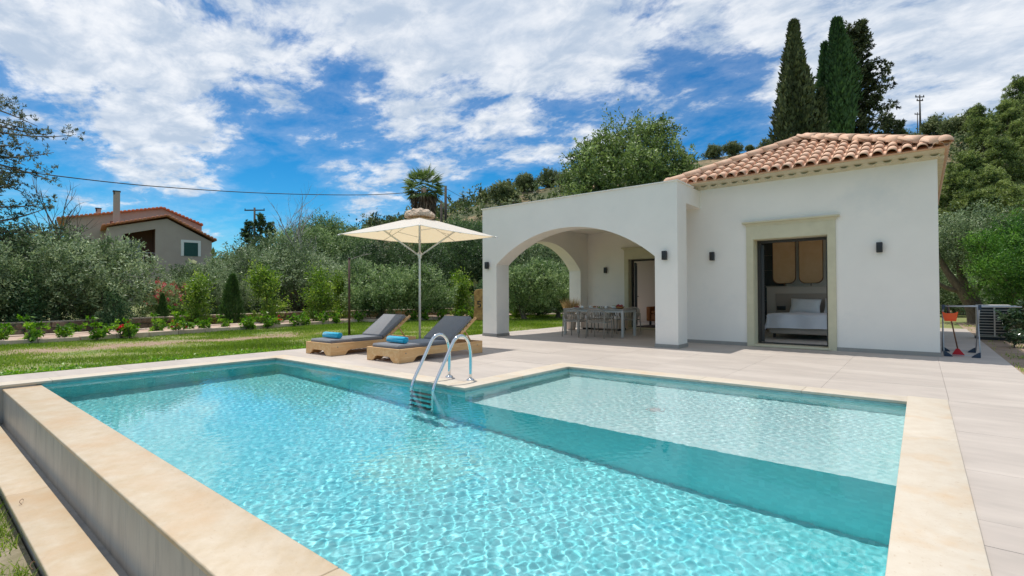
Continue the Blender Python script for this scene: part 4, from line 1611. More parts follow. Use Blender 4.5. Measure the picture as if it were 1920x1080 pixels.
# ------------------------------------------------------------------ bedroom
bd = thing('double_bed', 'double bed with white linen seen through the bedroom door', 'bed', (-2.12, 13.65, 0.06))
BW, BL = 0.80, 2.0
MB().rbox(-BW, BW, 0.0, BL, 0.10, 0.30, 0.03).build('bed_base', m_bedbase, bd)
ft = MB()
for x in (-0.7, 0.7):
    for y in (0.1, 1.85):
        MB().box(x - 0.03, x + 0.03, y - 0.03, y + 0.03, 0.0, 0.10).build('foot', m_black, bd)
MB().rbox(-BW, BW, 0.01, BL, 0.30, 0.54, 0.05, None, 3).build('mattress', m_pillow, bd)
n, m2_ = 40, 40
vs, fs = [], []
for j in range(m2_ + 1):
    for i in range(n + 1):
        a = (i / n * 2 - 1) * 1.22
        b = -0.36 + (j / m2_) * 1.95
        x = max(-BW - 0.03, min(BW + 0.03, a * 0.98))
        zx = max(0.0, abs(a) * 0.98 - BW - 0.03)
        y = max(-0.03, b)
        zy = max(0.0, -0.03 - b)
        dr = max(zx, zy * 1.0)
        z = 0.575 - dr + 0.010 * math.sin(7 * a + 3 * b) + 0.008 * math.sin(13 * b - 5 * a)
        flare = 0.04 * (dr > 0) * math.sin(9 * (b if zx > zy else a)) + dr * 0.18
        if zx > 0:
            x += math.copysign(flare, a)
        if zy > 0:
            y -= flare
        vs.append((x, y, z))
for j in range(m2_):
    for i in range(n):
        q = j * (n + 1) + i
        fs.append((q, q + 1, q + n + 2, q + n + 1))
MB().add(vs, fs, True).build('duvet', m_duvet, bd)
hb = MB()
hb.rbox(-1.28, 1.0, BL + 0.01, BL + 0.10, 0.0, 1.26, 0.004)
hb = hb.build('headboard', m_head, bd)
MB().rbox(-1.05, 0.80, BL - 0.004, BL + 0.009, 0.35, 1.08, 0.003).build('inset_panel', m_headin, hb)
MB().rbox(-1.30, 1.02, BL - 0.01, BL + 0.12, 1.262, 1.285, 0.003).build('ledge', m_bedbase, hb)
MB().rbox(-1.02, -0.80, BL - 0.018, BL - 0.005, 0.62, 0.73, 0.003).build('socket_plate', m_black, hb)
pm_ = pillow_mesh('bed_pillow', 0.72, 0.46, 0.20, m_pillow)
for i, (x, lab) in enumerate(((-2.42, 'white pillow propped against the headboard on the left of the bed'), (-1.62, 'white pillow propped at the right edge of the bed, mostly behind the door frame'))):
    o = put('bed_pillow', pm_)
    o.location = (x, 15.50, 0.80)
    o.rotation_euler = (math.radians(-32), math.radians(2), math.radians(2))
    tag(o, lab, 'pillow', 'white bed pillows')


def pill(w, h, z0, n=10, r=0.17):
    o = []
    for (cx_, cz, a0) in ((w / 2 - r, z0 + r, -90), (w / 2 - r, z0 + h - r, 0), (-w / 2 + r, z0 + h - r, 90), (-w / 2 + r, z0 + r, 180)):
        for i in range(n + 1):
            a = math.radians(a0 + 90 * i / n)
            o.append((cx_ + r * math.cos(a), cz + r * math.sin(a)))
    return o


for i, x in enumerate((-3.04, -2.37, -1.70)):
    t = thing('rattan_panel', ['woven rattan panel hanging above the headboard, nearest the dark tiled wall', 'woven rattan panel hanging above the pillow, between its two neighbours', 'woven rattan panel above the headboard cut by the right door frame'][i], 'rattan panel', (x, 16.1, 0), math.radians(0), 'rattan panels above the bed')
    MB().prism(pill(0.56, 1.32, 1.44), 'y', 0.0, 0.02).build('cane_weave', m_rattan, t)
    MB().prism(pill(0.60, 1.36, 1.42), 'y', 0.021, 0.045).build('rim', m_rim, t)
    MB().tube([(0, 0.03, 1.31), (0, 0.03, 1.42)], 0.012, 6).build('post', m_rim, t)
# dark tiled strip of the far wall
dt = thing('tiled_partition', 'dark grey tiled wall strip at the left of the bedroom', 'tiled wall', (0, 0, 0))
for k in range(6):
    for j in range(2):
        MB().box(-4.1 + j * 0.5, -3.604 + j * 0.5 - 0.0, 16.6, 16.62, 0.04 + k * 0.45, 0.486 + k * 0.45).build('wall_tile', m_darktile, dt)
MB().box(-4.12, -3.08, 16.621, 16.7, 0.03, 2.84).build('backing', m_grout, dt)
cd = MB().rbox(-3.62, -3.40, 15.3, 15.34, 0.03, 1.9, 0.004)
cd = cd.build('inner_door', m_pot)
tag(cd, 'pale inner door panel with dark handle at the left of the bedroom', 'door')

# ------------------------------------------------------------------ living room sofa
sf = thing('leather_sofa', 'tan leather sofa glimpsed through the veranda door', 'sofa', (-6.65, 17.45, 0.03))
MB().rbox(-0.85, 0.95, -0.40, 0.42, 0.14, 0.40, 0.03).build('sofa_base', m_leather, sf)
for x in (-0.84, 0.06):
    MB().rbox(x, x + 0.88, -0.40, 0.20, 0.405, 0.52, 0.04, None, 3).build('seat_cushion', m_leather, sf)
    MB().rbox(x, x + 0.88, 0.10, 0.30, 0.50, 0.95, 0.06, Matrix.Translation((0, 0.1, 0.04)) @ Matrix.Rotation(math.radians(-8), 4, 'X'), 3).build('back_cushion', m_leather, sf)
MB().rbox(-1.02, -0.86, -0.42, 0.44, 0.14, 0.66, 0.04, None, 3).build('armrest', m_leather, sf)
ft = MB()
for x in (-0.9, 0.9):
    for y in (-0.35, 0.3):
        MB().box(x - 0.03, x + 0.03, y, y + 0.06, 0, 0.14).build('foot', m_black, sf)
for x, lab in ((-7.15, 'tan leather cushion at the left end of the sofa'), (-6.55, 'tan leather cushion in the middle of the sofa')):
    o = put('sofa_cushion', pillow_mesh('sofa_cushion', 0.46, 0.42, 0.16, m_leather))
    o.location = (x, 17.28, 0.80)
    o.rotation_euler = (math.radians(-15), 0, math.radians(R.uniform(-8, 8)))
    tag(o, lab, 'cushion', 'leather cushions on the sofa')
rg = MB().rbox(-7.6, -5.4, 16.1, 17.0, 0.032, 0.045, 0.004).build('rug', m_black)
tag(rg, 'dark rug in front of the leather sofa', 'rug')

# ------------------------------------------------------------------ drying rack, dustpan, broom, air conditioner
rk = thing('drying_rack', 'grey folding clothes drying rack with navy feet at the villa corner', 'drying rack', (0, 0, 0))
m_rackm = mat('grey_tube', (0.42, 0.44, 0.47), 0.35, metal=0.5)
for (y0, y1) in ((11.98, 12.32), (12.32, 11.98)):
    pass
xa, xb = 0.315, 0.80
for x in (xa, xb):
    MB().tube([(x, 11.98, 0.02), (x, 12.60, 0.90)], 0.010, 8).build('leg', m_rackm, rk)
    MB().tube([(x, 12.98, 0.02), (x, 12.02, 0.90)], 0.010, 8).build('leg', m_rackm, rk)
for y in (11.98, 12.98):
    MB().tube([(xa, y, 0.03), (xb, y, 0.03)], 0.006, 6).build('floor_bar', m_rackm, rk)
    for x, s_ in ((xa, 1), (xb, -1)):
        MB().prism([(x, 0.0), (x + s_ * 0.12, 0.0), (x + s_ * 0.10, 0.03), (x + s_ * 0.03, 0.085), (x, 0.10)], 'y', y - 0.025, y + 0.025).build('foot', m_navy, rk)
for yy in (12.0, 12.60):
    MB().tube([(xa - 0.02, yy, 0.90), (1.32, yy, 0.90)], 0.011, 8).build('top_rail', m_rackm, rk)
for k in range(8):
    x = xa + 0.06 + k * 0.13
    MB().tube([(x, 12.0, 0.902), (x, 12.60, 0.902)], 0.003, 5).build('wire', m_alu, rk)
MB().rbox(xa - 0.02, xa + 0.02, 11.97, 12.03, 0.84, 0.93, 0.005).build('joint', m_navy, rk)
MB().rbox(xb - 0.02, xb + 0.02, 11.97, 12.03, 0.84, 0.93, 0.005).build('joint', m_navy, rk)

dp = thing('dustpan', 'orange plastic dustpan hanging on the drying rack', 'dustpan', (0.40, 12.06, 0.72))
MB().prism([(-0.105, 0.085), (-0.07, -0.09), (0.09, -0.09), (0.12, 0.085), (0.06, 0.055), (-0.05, 0.055)], 'y', -0.012, 0.012).build('pan', m_orange, dp, 0.004)
rim_ = MB()
rim_.box(-0.068, 0.088, -0.05, -0.0125, -0.088, -0.072)
rim_.build('lip', m_orange, dp)
MB().tube([(-0.02, 0, 0.055), (-0.03, 0, 0.17)], 0.012, 8).build('handle', m_black, dp)
br = thing('broom', 'dark red broom leaning on the drying rack', 'broom', (0.49, 12.18, 0))
MB().tube([(0.02, 0.0, 0.12), (-0.11, -0.04, 0.93)], 0.011, 8).build('handle', m_rim, br)
MB().prism([(-0.06, 0.02), (0.115, 0.02), (0.06, 0.10), (0.04, 0.13), (0.0, 0.13), (-0.02, 0.10)], 'y', -0.03, 0.03).build('brush_head', m_red, br, 0.004)
bx = MB()
for k in range(12):
    x0 = -0.055 + k * 0.0138
    bx.box(x0, x0 + 0.010, -0.024, 0.024, 0.0, 0.021)
bx.build('bristles', m_red, br)

ac = thing('air_conditioner', 'cream outdoor air conditioning unit with louvred grille beside the path', 'air conditioner', (1.42, 17.1, -0.02))
W_, D_, H_ = 0.34, 0.32, 0.86
MB().rbox(-W_, W_ - 0.08, -0.14, D_, 0.07, H_, 0.01).build('casing', m_acbody, ac)
MB().rbox(W_ - 0.079, W_ + 0.16, -0.135, D_, 0.07, H_ - 0.22, 0.01).build('service_panel', m_acbody, ac)
MB().box(-W_ + 0.02, W_ - 0.10, -0.150, -0.141, 0.10, H_ - 0.03).build('dark_core', m_acdark, ac)
fr_ = MB()
for x in (-W_ + 0.005, -0.045, W_ - 0.115):
    fr_.box(x, x + 0.03, -0.185, -0.151, 0.09, H_ - 0.01)
fr_.build('grille_post', m_acbody, ac)
for k in range(11):
    z = 0.115 + k * 0.068
    MB().box(-W_ + 0.03, W_ - 0.11, -0.180, -0.155, z, z + 0.014).build('louvre', m_acbody, ac)
MB().box(-W_ - 0.03, W_ + 0.18, -0.12, D_ - 0.04, 0.0, 0.07).build('foot', m_acdark, ac)

# ochre gate stone with a dark figure 5 -----------------------------
p0 = at(902, 22.6)
stl = thing('gate_stone', 'upright ochre stone bearing a dark number beside the veranda', 'stone', (p0.x, p0.y, 0), -YAW * -1)
MB().prism([(-0.36, 0), (0.42, 0), (0.41, 0.7), (0.43, 1.25), (0.34, 1.36), (0.1, 1.40), (-0.22, 1.38), (-0.33, 1.26), (-0.30, 0.75)], 'y', 0.0, 0.25).build('slab', m_stele, stl, 0.02)
fg = MB()
for (x0, x1, z0, z1) in ((-0.12, 0.10, 0.74, 0.80), (-0.12, -0.05, 0.62, 0.74), (-0.12, 0.08, 0.575, 0.63), (0.04, 0.11, 0.44, 0.575), (-0.10, 0.06, 0.40, 0.455)):
    fg.box(x0 * 0.72 - 0.08, x1 * 0.72 - 0.08, -0.012, -0.001, 0.72 + (z0 - 0.6) * 0.72, 0.72 + (z1 - 0.6) * 0.72)
fg.build('number', m_black, stl)

# ------------------------------------------------------------------ vegetation builders
def clump_foliage(name, seed, centers, radii, n, ll, lw, m, up=0.25, outb=0.7, shell=0.55, flat=1.0, droop=0.0, tvar=0.5, spray=14, sr=0.30):
    """Leaves gathered into small sprays that sit on the outside of larger clumps."""
    rng = np.random.default_rng(seed)
    centers = np.asarray(centers, float)
    radii = np.asarray(radii, float)
    p = radii ** 2
    ns = max(1, n // spray)
    k = rng.choice(len(centers), ns, p=p / p.sum())
    d = unit(rng.normal(size=(ns, 3)))
    rad = radii[k] * (shell + (1 - shell) * rng.random(ns) ** 0.7) * (1 + rng.normal(0, 0.16, ns))
    off = d * rad[:, None]
    off[:, 2] *= flat
    sp = centers[k] + off
    sd = unit(d * outb + rng.normal(size=(ns, 3)) * 0.55 + np.array([0, 0, up - droop]))
    srad = sr * radii[k] * rng.uniform(0.5, 1.3, ns)
    ct = rng.random(len(centers))
    st = 0.5 + (ct[k] - 0.5) * tvar * 1.3 + rng.normal(0, tvar * 0.55, ns)
    j = np.repeat(np.arange(ns), spray)
    m_ = len(j)
    t = rng.random(m_)
    pos = sp[j] + sd[j] * (t * srad[j] * 1.6)[:, None] + rng.normal(size=(m_, 3)) * (srad[j] * 0.38)[:, None]
    dirs = unit(sd[j] * 0.8 + rng.normal(size=(m_, 3)) * 0.62)
    tint = st[j] + 0.12 * (t - 0.5) + rng.normal(0, 0.13, m_)
    return leaf_mesh(name, pos, dirs, ll * rng.uniform(0.7, 1.25, m_), lw * rng.uniform(0.8, 1.2, m_), tint, m, seed=seed + 1)


def limbs(mb, seed, base, tips, r0, fork=0.35, wob=0.12, seg=6):
    rng = random.Random(seed)
    base = Vector(base)
    for tp in tips:
        tp = Vector(tp)
        a = base.lerp(tp, fork * rng.uniform(0.6, 1.2))
        a.z = max(a.z, base.z + (tp.z - base.z) * fork * 1.1)
        pts, rs = [], []
        n = 6
        for i in range(n + 1):
            t = i / n
            q = base.lerp(a, min(1, t * 2)) if t < 0.5 else a.lerp(tp, (t - 0.5) * 2)
            w = wob * (tp - base).length * 0.35 * math.sin(math.pi * t)
            q = q + Vector((rng.uniform(-w, w), rng.uniform(-w, w), rng.uniform(-w, w) * 0.4))
            pts.append(q)
            rs.append(r0 * (1 - t) ** 1.1 * 0.8 + 0.012)
        mb.tube(pts, rs, seg, caps=False)


def crown_centers(seed, K, rx, ry, rz, zc, r_lo, r_hi, flatbase=0.75, inner=0.45):
    rng = np.random.default_rng(seed)
    c, r = [], []
    for i in range(K):
        d = unit(rng.normal(size=(1, 3)))[0]
        if d[2] < 0:
            d[2] *= flatbase
        f = inner + (1 - inner) * rng.random() ** 0.5
        rr = rng.uniform(r_lo, r_hi)
        k = max(0.1, f)
        c.append((d[0] * (rx - rr * 0.5) * k, d[1] * (ry - rr * 0.5) * k, zc + d[2] * (rz - rr * 0.5) * k))
        r.append(rr)
    return c, r


def make_tree(name, label, cat, seed, K, rx, ry, rz, zc, rr, n, ll, lw, m, trunk=0.16, bark=m_bark, group=None, up=0.25, flat=0.85, tips=9, shell=0.5, droop=0.0, extra=None, tvar=0.5, flatbase=0.75, inner=0.45, sr=0.30):
    t = thing(name, label, cat, (0, 0, 0), 0, group)
    c, r = crown_centers(seed, K, rx, ry, rz, zc, rr[0], rr[1], flatbase, inner)
    if extra:
        for (q, w) in extra:
            c.append(q)
            r.append(w)
    put('crown', clump_foliage('crown', seed, c, r, n, ll, lw, m, up=up, flat=flat, shell=shell, droop=droop, tvar=tvar, sr=sr), t)
    if trunk:
        mb = MB()
        rng = random.Random(seed)
        lean = Vector((rng.uniform(-0.15, 0.15), rng.uniform(-0.15, 0.15), 0))
        fk = Vector((lean.x, lean.y, max(0.35, (zc - rz) * 0.9 + 0.25)))
        mb.tube([(0, 0, -0.5), (lean.x * 0.2, lean.y * 0.2, 0.0), (lean.x * 0.6, lean.y * 0.6, fk.z * 0.5), fk], [trunk * 1.5, trunk * 1.2, trunk * 0.95, trunk * 0.85], 8, caps=False)
        limbs(mb, seed, fk, [c[i] for i in rng.sample(range(len(c)), min(tips, len(c)))], trunk * 0.75)
        mb.build('trunk', bark, t)
    return t


def place(t, u, d, z=None, rz=0.0, sc=1.0):
    p_ = at(u, d)
    t.location = (p_.x, p_.y, float(hill(p_.x, p_.y)) if z is None else z)
    t.rotation_euler = (0, 0, rz)
    t.scale = sc if isinstance(sc, tuple) else (sc, sc, sc)
    return t


def dplace(src, u, d, rz, sc, label, z=None, group=None):
    return place(dup(src, label=label, group=group), u, d, z, rz, sc)


# --- olives, left to right -------------------------------------------
GO = 'grey-green olive trees beyond the lawn'
ol = make_tree('olive_tree', 'large grey-green olive tree beyond the path, below the far house chimneys', 'olive tree', 21, 46, 2.35, 2.1, 1.55, 1.75, (0.42, 0.75), 26000, 0.13, 0.043, lf_olive, 0.17, group=GO, up=0.35)
place(ol, 165, 17.2, None, 0.4, (0.95, 0.95, 0.97))
ol2 = make_tree('olive_tree', 'dark olive tree at the left edge of the view behind the lime sapling', 'olive tree', 22, 50, 2.4, 2.2, 2.0, 2.1, (0.45, 0.85), 26000, 0.13, 0.043, lf_olive, 0.2, group=GO, up=0.3)
place(ol2, 30, 18.2, None, 1.0, (1.05, 1.05, 0.98))
dplace(ol, -60, 15.0, 2.0, (0.8, 0.8, 0.85), 'olive tree cut by the left edge of the photo, nearest the path', group=GO)
dplace(ol2, 108, 22.5, 4.0, (1.05, 1.05, 1.10), 'tall olive tree behind the large one, left of the far house', group=GO)
dplace(ol, 378, 24.5, 2.6, (0.85, 0.85, 0.84), 'olive tree in front of the white-framed window of the far house', group=GO)
dplace(ol2, 455, 27.0, 0.8, (1.0, 1.0, 1.0), 'broad olive tree below the distant utility pole', group=GO)
dplace(ol2, 560, 25.5, 3.7, (0.95, 0.95, 0.98), 'olive tree in front of the pale dead tree', group=GO)
dplace(ol, 425, 22.5, 5.0, (0.62, 0.62, 0.7), 'small olive tree between the oleander and the green conifer', group=GO)
dplace(ol, 520, 30.5, 1.9, (1.25, 1.25, 1.5), 'tall olive tree just left of the pale dead tree', group=GO)
olg = make_tree('olive_tree', 'bushy green olive tree left of the parasol pole', 'olive tree', 23, 44, 1.75, 1.6, 1.45, 1.45, (0.34, 0.62), 30000, 0.115, 0.036, lf_olive_g, 0.13, group='bushy green olive trees behind the loungers', up=0.55)
place(olg, 706, 22.6, None, 0.3, (1.0, 1.0, 1.0))
dplace(olg, 792, 23.8, 2.4, (0.98, 0.98, 0.95), 'bushy green olive tree right behind the parasol pole', group='bushy green olive trees behind the loungers')
dplace(olg, 985, 23.6, 3.3, (0.95, 0.95, 1.05), 'bushy olive tree seen through the veranda arches, left part', group='bushy green olive trees behind the loungers')
dplace(olg, 1045, 24.8, 0.9, (0.95, 0.95, 1.02), 'bushy olive tree seen through the veranda arches, right part with short dark trunk', group='bushy green olive trees behind the loungers')
dplace(ol, 1000, 31.0, 0.9, (1.3, 1.3, 1.5), 'dark tree behind the olives seen through the veranda arches', group=GO)
dplace(ol, 640, 29.0, 0.2, (0.95, 0.95, 1.0), 'olive tree behind the dark slender post', group=GO)

# --- dense darker trees behind the parasol ----------------------------
GD = 'dense dark trees behind the parasol'
dk = make_tree('evergreen_tree', 'dense dark evergreen tree left of the parasol canopy, behind the pale dead tree', 'tree', 31, 44, 2.6, 2.5, 3.0, 3.6, (0.6, 1.1), 46000, 0.13, 0.055, lf_olive_g, 0.22, group=GD, up=0.4)
place(dk, 590, 34.0, None, 0.0, (1.0, 1.0, 1.0))
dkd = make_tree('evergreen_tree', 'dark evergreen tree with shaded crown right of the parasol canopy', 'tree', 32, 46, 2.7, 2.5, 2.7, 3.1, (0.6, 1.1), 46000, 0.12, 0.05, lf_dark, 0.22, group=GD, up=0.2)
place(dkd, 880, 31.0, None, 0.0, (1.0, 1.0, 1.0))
for (src, u, d, rz, sc, lab) in [
    (dk, 640, 37.0, 1.2, (1.0, 1.0, 0.95), 'rounded evergreen tree just left of the parasol canopy tip'),
    (dkd, 700, 33.0, 2.2, (0.95, 0.95, 0.85), 'dark tree directly behind the left half of the parasol'),
    (dkd, 770, 35.0, 3.9, (1.0, 1.0, 0.85), 'dark tree behind the parasol collar'),
    (dk, 835, 36.5, 5.1, (0.95, 0.95, 0.95), 'evergreen tree below the dark utility pole stump'),
    (dkd, 925, 34.0, 0.5, (1.1, 1.1, 1.0), 'dark tree partly hidden by the veranda pillar'),
    (dk, 908, 43.0, 2.5, (0.85, 0.85, 0.82), 'leafy tree above the corner of the veranda parapet'),
    (dkd, 415, 44.0, 2.5, (0.75, 0.75, 0.62), 'dark rounded tree beside the right eave of the far house'),
    (dkd, 445, 50.0, 1.5, (0.85, 0.85, 0.66), 'dark tree left of the distant utility pole'),
]:
    dplace(src, u, d, rz, sc, lab, group=GD)

# --- young lime green saplings --------------------------------------
GS = 'young trees planted behind the path'


def sapling(label, seed, h, r, n, ll=0.13, lw=0.055, m=lf_lime):
    t = thing('young_tree', label, 'young tree', (0, 0, 0), 0, GS)
    rng = random.Random(seed)
    tr_ = MB()
    cs, rs = [], []
    for k in range(22):
        f = rng.uniform(0.06, 1.0)
        a = rng.uniform(0, 6.28)
        w = r * (1.05 - 0.85 * abs(f - 0.42)) * rng.uniform(0.3, 0.85)
        tip = Vector((w * math.cos(a), w * math.sin(a), h * f))
        st = Vector((0, 0, h * max(0.05, f - 0.28)))
        tr_.tube([st, st.lerp(tip, 0.5) + Vector((0, 0, 0.02)), tip], [0.012, 0.009, 0.004], 5, caps=False)
        for q in (0.55, 0.8, 1.0):
            cs.append(tuple(st.lerp(tip, q)))
            rs.append(0.13 + 0.13 * rng.random())
    for q in (0.25, 0.5, 0.7, 0.85, 1.0):
        cs.append((rng.uniform(-0.05, 0.05), rng.uniform(-0.05, 0.05), h * q))
        rs.append(0.17 * (1.15 - q * 0.6))
    tr_.tube([(0, 0, -0.1), (0, 0, h * 0.5), (0, 0, h * 0.97)], [0.025, 0.017, 0.006], 6, caps=False)
    put('foliage', clump_foliage('foliage', seed, cs, rs, int(n * 1.5), ll * 0.9, lw * 0.72, m, up=0.5, outb=0.6, shell=0.3, spray=6, sr=0.9), t)
    tr_.build('stem', m_bark, t)
    return t


s1 = sapling('lime green young tree right of the pink oleander', 41, 2.05, 0.62, 2600)
place(s1, 372, 19.6)
s2 = sapling('broad lime green young tree between the green conifer and the laurel', 42, 2.15, 0.85, 3600)
place(s2, 497, 20.2)
s3 = sapling('lime green young tree left of the dark slender post', 43, 2.1, 0.82, 3400)
place(s3, 596, 21.4)
dplace(s1, 862, 25.0, 2.0, (1.05, 1.05, 1.15), 'tall young tree between the parasol pole and the veranda pillar', group=GS)
s4 = sapling('young tree with blue-green leaves at the far left, in front of the dark olives', 44, 1.95, 0.85, 3600, 0.12, 0.05, leafmat('blue_green_leaf', (0.030, 0.075, 0.030), (0.085, 0.165, 0.070), (0.24, 0.36, 0.16), 0.4, 0.3))
place(s4, 48, 15.6)
dplace(s4, 215, 16.6, 1.4, (0.62, 0.62, 0.68), 'small young tree at the foot of the large olive', group=GS)
dplace(s2, 640, 23.6, 1.4, (0.7, 0.7, 0.95), 'young tree directly behind the dark slender post', group=GS)
dplace(s3, 968, 25.4, 0.4, (0.55, 0.55, 0.5), 'small bright young tree seen through the arch next to the pillar', group=GS)
dplace(s4, 905, 26.5, 3.4, (0.8, 0.8, 0.9), 'bluish young tree beside the ochre gate stone', group=GS)

# --- small conifers on the terrace -----------------------------------
def cypress(name, label, cat, seed, h, r, n, ll, lw, m, group=None, lobes=26, top=0.72, base=0.03):
    t = thing(name, label, cat, (0, 0, 0), 0, group)
    rng = np.random.default_rng(seed)
    # body: vertical lobes packed round the stem
    la = rng.uniform(0, 2 * math.pi, lobes)
    lz = rng.uniform(base, 0.95, lobes)
    lh = rng.uniform(0.10, 0.24, lobes)
    z = rng.random(n) ** 0.85 * (1 - base) + base
    a = rng.uniform(0, 2 * math.pi, n)
    prof_ = np.minimum(1.0, (z / 0.10) ** 0.5) * np.power(np.clip(1 - z, 0, 1), top) * 1.12
    bulge = np.ones(n)
    for i in range(lobes):
        da = np.angle(np.exp(1j * (a - la[i])))
        g_ = np.exp(-(da / 0.42) ** 2 - ((z - lz[i]) / lh[i]) ** 2)
        bulge += 0.26 * g_ * (1 if i % 3 else -1.4)
    fr = np.sin(a * 9 + z * 40) * np.sin(z * 95 + a * 5)
    rr_ = r * prof_ * bulge * (0.72 + 0.34 * rng.random(n) ** 1.6) * (1 + 0.10 * fr)
    pos = np.stack([rr_ * np.cos(a), rr_ * np.sin(a), z * h], 1)
    out_ = np.stack([np.cos(a), np.sin(a), np.zeros(n)], 1)
    dirs = unit(out_ * 0.45 + np.array([0, 0, 1.0]) + rng.normal(size=(n, 3)) * 0.28)
    tint = 0.45 + 0.55 * (bulge - 1) + rng.normal(0, 0.2, n)
    put('crown', leaf_mesh('crown', pos, dirs, ll * rng.uniform(0.7, 1.3, n), lw, tint, m, nrm=out_ + rng.normal(size=(n, 3)) * 0.5, seed=seed), t)
    MB().tube([(0, 0, -0.4), (0, 0, h * 0.5), (0, 0, h * 0.9)], [r * 0.16, r * 0.10, 0.02], 7, caps=False).build('trunk', m_bark, t)
    return t


c1 = cypress('young_conifer', 'slim green conifer between two lime young trees', 'conifer', 51, 1.95, 0.40, 5200, 0.15, 0.026, lf_shrub, 'small conifers behind the path')
c1.children
place(c1, 436, 20.0)
m_smallcon = leafmat('small_conifer_scales', (0.020, 0.055, 0.012), (0.050, 0.115, 0.024), (0.12, 0.21, 0.05), 0.6, 0.2)
for ch_ in KIDS[c1.name]:
    if ch_.name.startswith('crown'):
        ch_.data.materials.clear()
        ch_.data.materials.append(m_smallcon)
dplace(c1, 305, 18.8, 1.0, (0.5, 0.5, 0.62), 'tiny dark conifer below the pink oleander', group='small conifers behind the path')
dplace(c1, 1010, 26.2, 2.0, (1.2, 1.2, 0.7), 'dark conifer seen through the arch, left of the dark trunk', group='small conifers behind the path')

# --- pink oleander -----------------------------------------------------
oa = thing('oleander_bush', 'oleander bush covered in pink flowers below the far house', 'flowering bush', (0, 0, 0))
c_, r_ = crown_centers(61, 26, 1.0, 0.9, 0.75, 0.85, 0.22, 0.4)
put('foliage', clump_foliage('foliage', 61, c_, r_, 9000, 0.13, 0.024, lf_olive_g, up=0.7), oa)
topc = [(x, y, z + 0.08) for (x, y, z) in c_ if z > 0.8]
put('blossom', clump_foliage('blossom', 62, topc, [0.24] * len(topc), 2300, 0.05, 0.045, lf_pink, up=0.6, shell=0.8), oa)
place(oa, 312, 21.0, None, 0.0, (1.0, 1.0, 1.15))

# --- dead trees and twigs ----------------------------------------------
def dead_tree(label, seed, h, spread, r0, n=9, m=m_barkpale, levels=3):
    t = thing('dead_tree', label, 'dead tree', (0, 0, 0), 0, None)
    rng = random.Random(seed)
    mb = MB()

    def grow(p, d, ln, r, lv):
        pts = [p]
        dd = d.copy()
        for i in range(4):
            dd = (dd + Vector((rng.uniform(-1, 1), rng.uniform(-1, 1), rng.uniform(-0.6, 0.9))) * 0.22).normalized()
            pts.append(pts[-1] + dd * ln / 4)
        mb.tube(pts, [r * (1 - 0.17 * i) for i in range(5)], 5 if lv < levels else 4, caps=False)
        if lv < levels:
            for i in range(3 if lv else n):
                q = rng.uniform(0.35, 1.0)
                k = min(3, int(q * 4))
                sp = pts[k].lerp(pts[k + 1], q * 4 - k if q < 1 else 1.0)
                nd = (dd + Vector((rng.uniform(-1, 1), rng.uniform(-1, 1), rng.uniform(-0.2, 0.8))) * spread).normalized()
                grow(sp, nd, ln * rng.uniform(0.4, 0.65), r * 0.45, lv + 1)
    grow(Vector((0, 0, 0)), Vector((0.05, 0, 1)), h * 0.62, r0, 0)
    mb.build('branches', m, t)
    return t


place(dead_tree('pale leafless tree rising from the olives left of the parasol', 71, 6.6, 0.75, 0.11), 558, 29.5, None, 0.5)
place(dead_tree('thin leafless tree reaching above the cable behind the pale dead one', 72, 8.4, 0.5, 0.07, 8, m_barkpale), 548, 34, None, 1.5)
place(dead_tree('bare brown twigs leaning over the large olive at the left', 73, 5.2, 0.7, 0.07, 8, mat('grey_brown_twig', (0.16, 0.13, 0.11), 0.9)), 110, 19.5, 0.9, 2.5)
place(dead_tree('pale fallen branches at the foot of the veranda-side trees', 74, 3.0, 0.9, 0.05), 930, 30, None, 2.5)

# --- pine at the left edge ---------------------------------------------
def loose_conifer(label, seed, h, reach, n, ll, lw, m, levels, zlo, upang, tuft=0.24, name='cypress_tree', cat='cypress', group=None, trunk=0.2, side=None, taper=True):
    t = thing(name, label, cat, (0, 0, 0), 0, group)
    rng = random.Random(seed)
    mb = MB()
    mb.tube([(0, 0, -0.5), (0.05, 0, h * 0.3), (-0.08, 0.05, h * 0.65), (0, 0, h * 0.90)], [trunk * 1.25, trunk, trunk * 0.55, 0.02], 8, caps=False)
    cs, rs = [], []
    for i in range(levels):
        f = zlo + (1 - zlo) * (i + rng.random()) / levels
        a = rng.uniform(0, 6.28) if side is None else rng.gauss(side, 0.9)
        ln = reach * ((1 - f) ** 0.85 * 1.0 + 0.14 if taper else rng.uniform(0.55, 1.0)) * rng.uniform(0.65, 1.1)
        st = Vector((0, 0, h * f * 0.93))
        u_ = upang + rng.uniform(-0.25, 0.25)
        pts = []
        for k in range(6):
            q = k / 5
            wb = 0.10 * ln * math.sin(3.1 * q + i)
            pts.append(st + Vector((math.cos(a) * ln * q - math.sin(a) * wb, math.sin(a) * ln * q + math.cos(a) * wb, ln * (math.sin(u_) * q + (0.30 if upang > 0.3 else 0.22 * math.sin(i * 1.7)) * q * q))))
        mb.tube(pts, [0.045 * (1 - 0.16 * k) * (trunk / 0.2) for k in range(6)], 5, caps=False)
        for k in range(9):
            q = 0.25 + 0.75 * (k / 8)
            j = min(4, int(q * 5))
            c0 = pts[j].lerp(pts[j + 1], q * 5 - j)
            w = tuft * (1.3 - 0.5 * q) * ln / reach * 1.5 + 0.05
            cs.append((c0.x + rng.uniform(-w, w), c0.y + rng.uniform(-w, w), c0.z + rng.uniform(-0.3, 0.5) * w))
            rs.append(tuft * rng.uniform(0.55, 1.15))
    put('crown', clump_foliage('crown', seed, cs, rs, n, ll, lw, m, up=0.5, outb=0.8, shell=0.2), t)
    mb.build('trunk', m_bark, t)
    return t


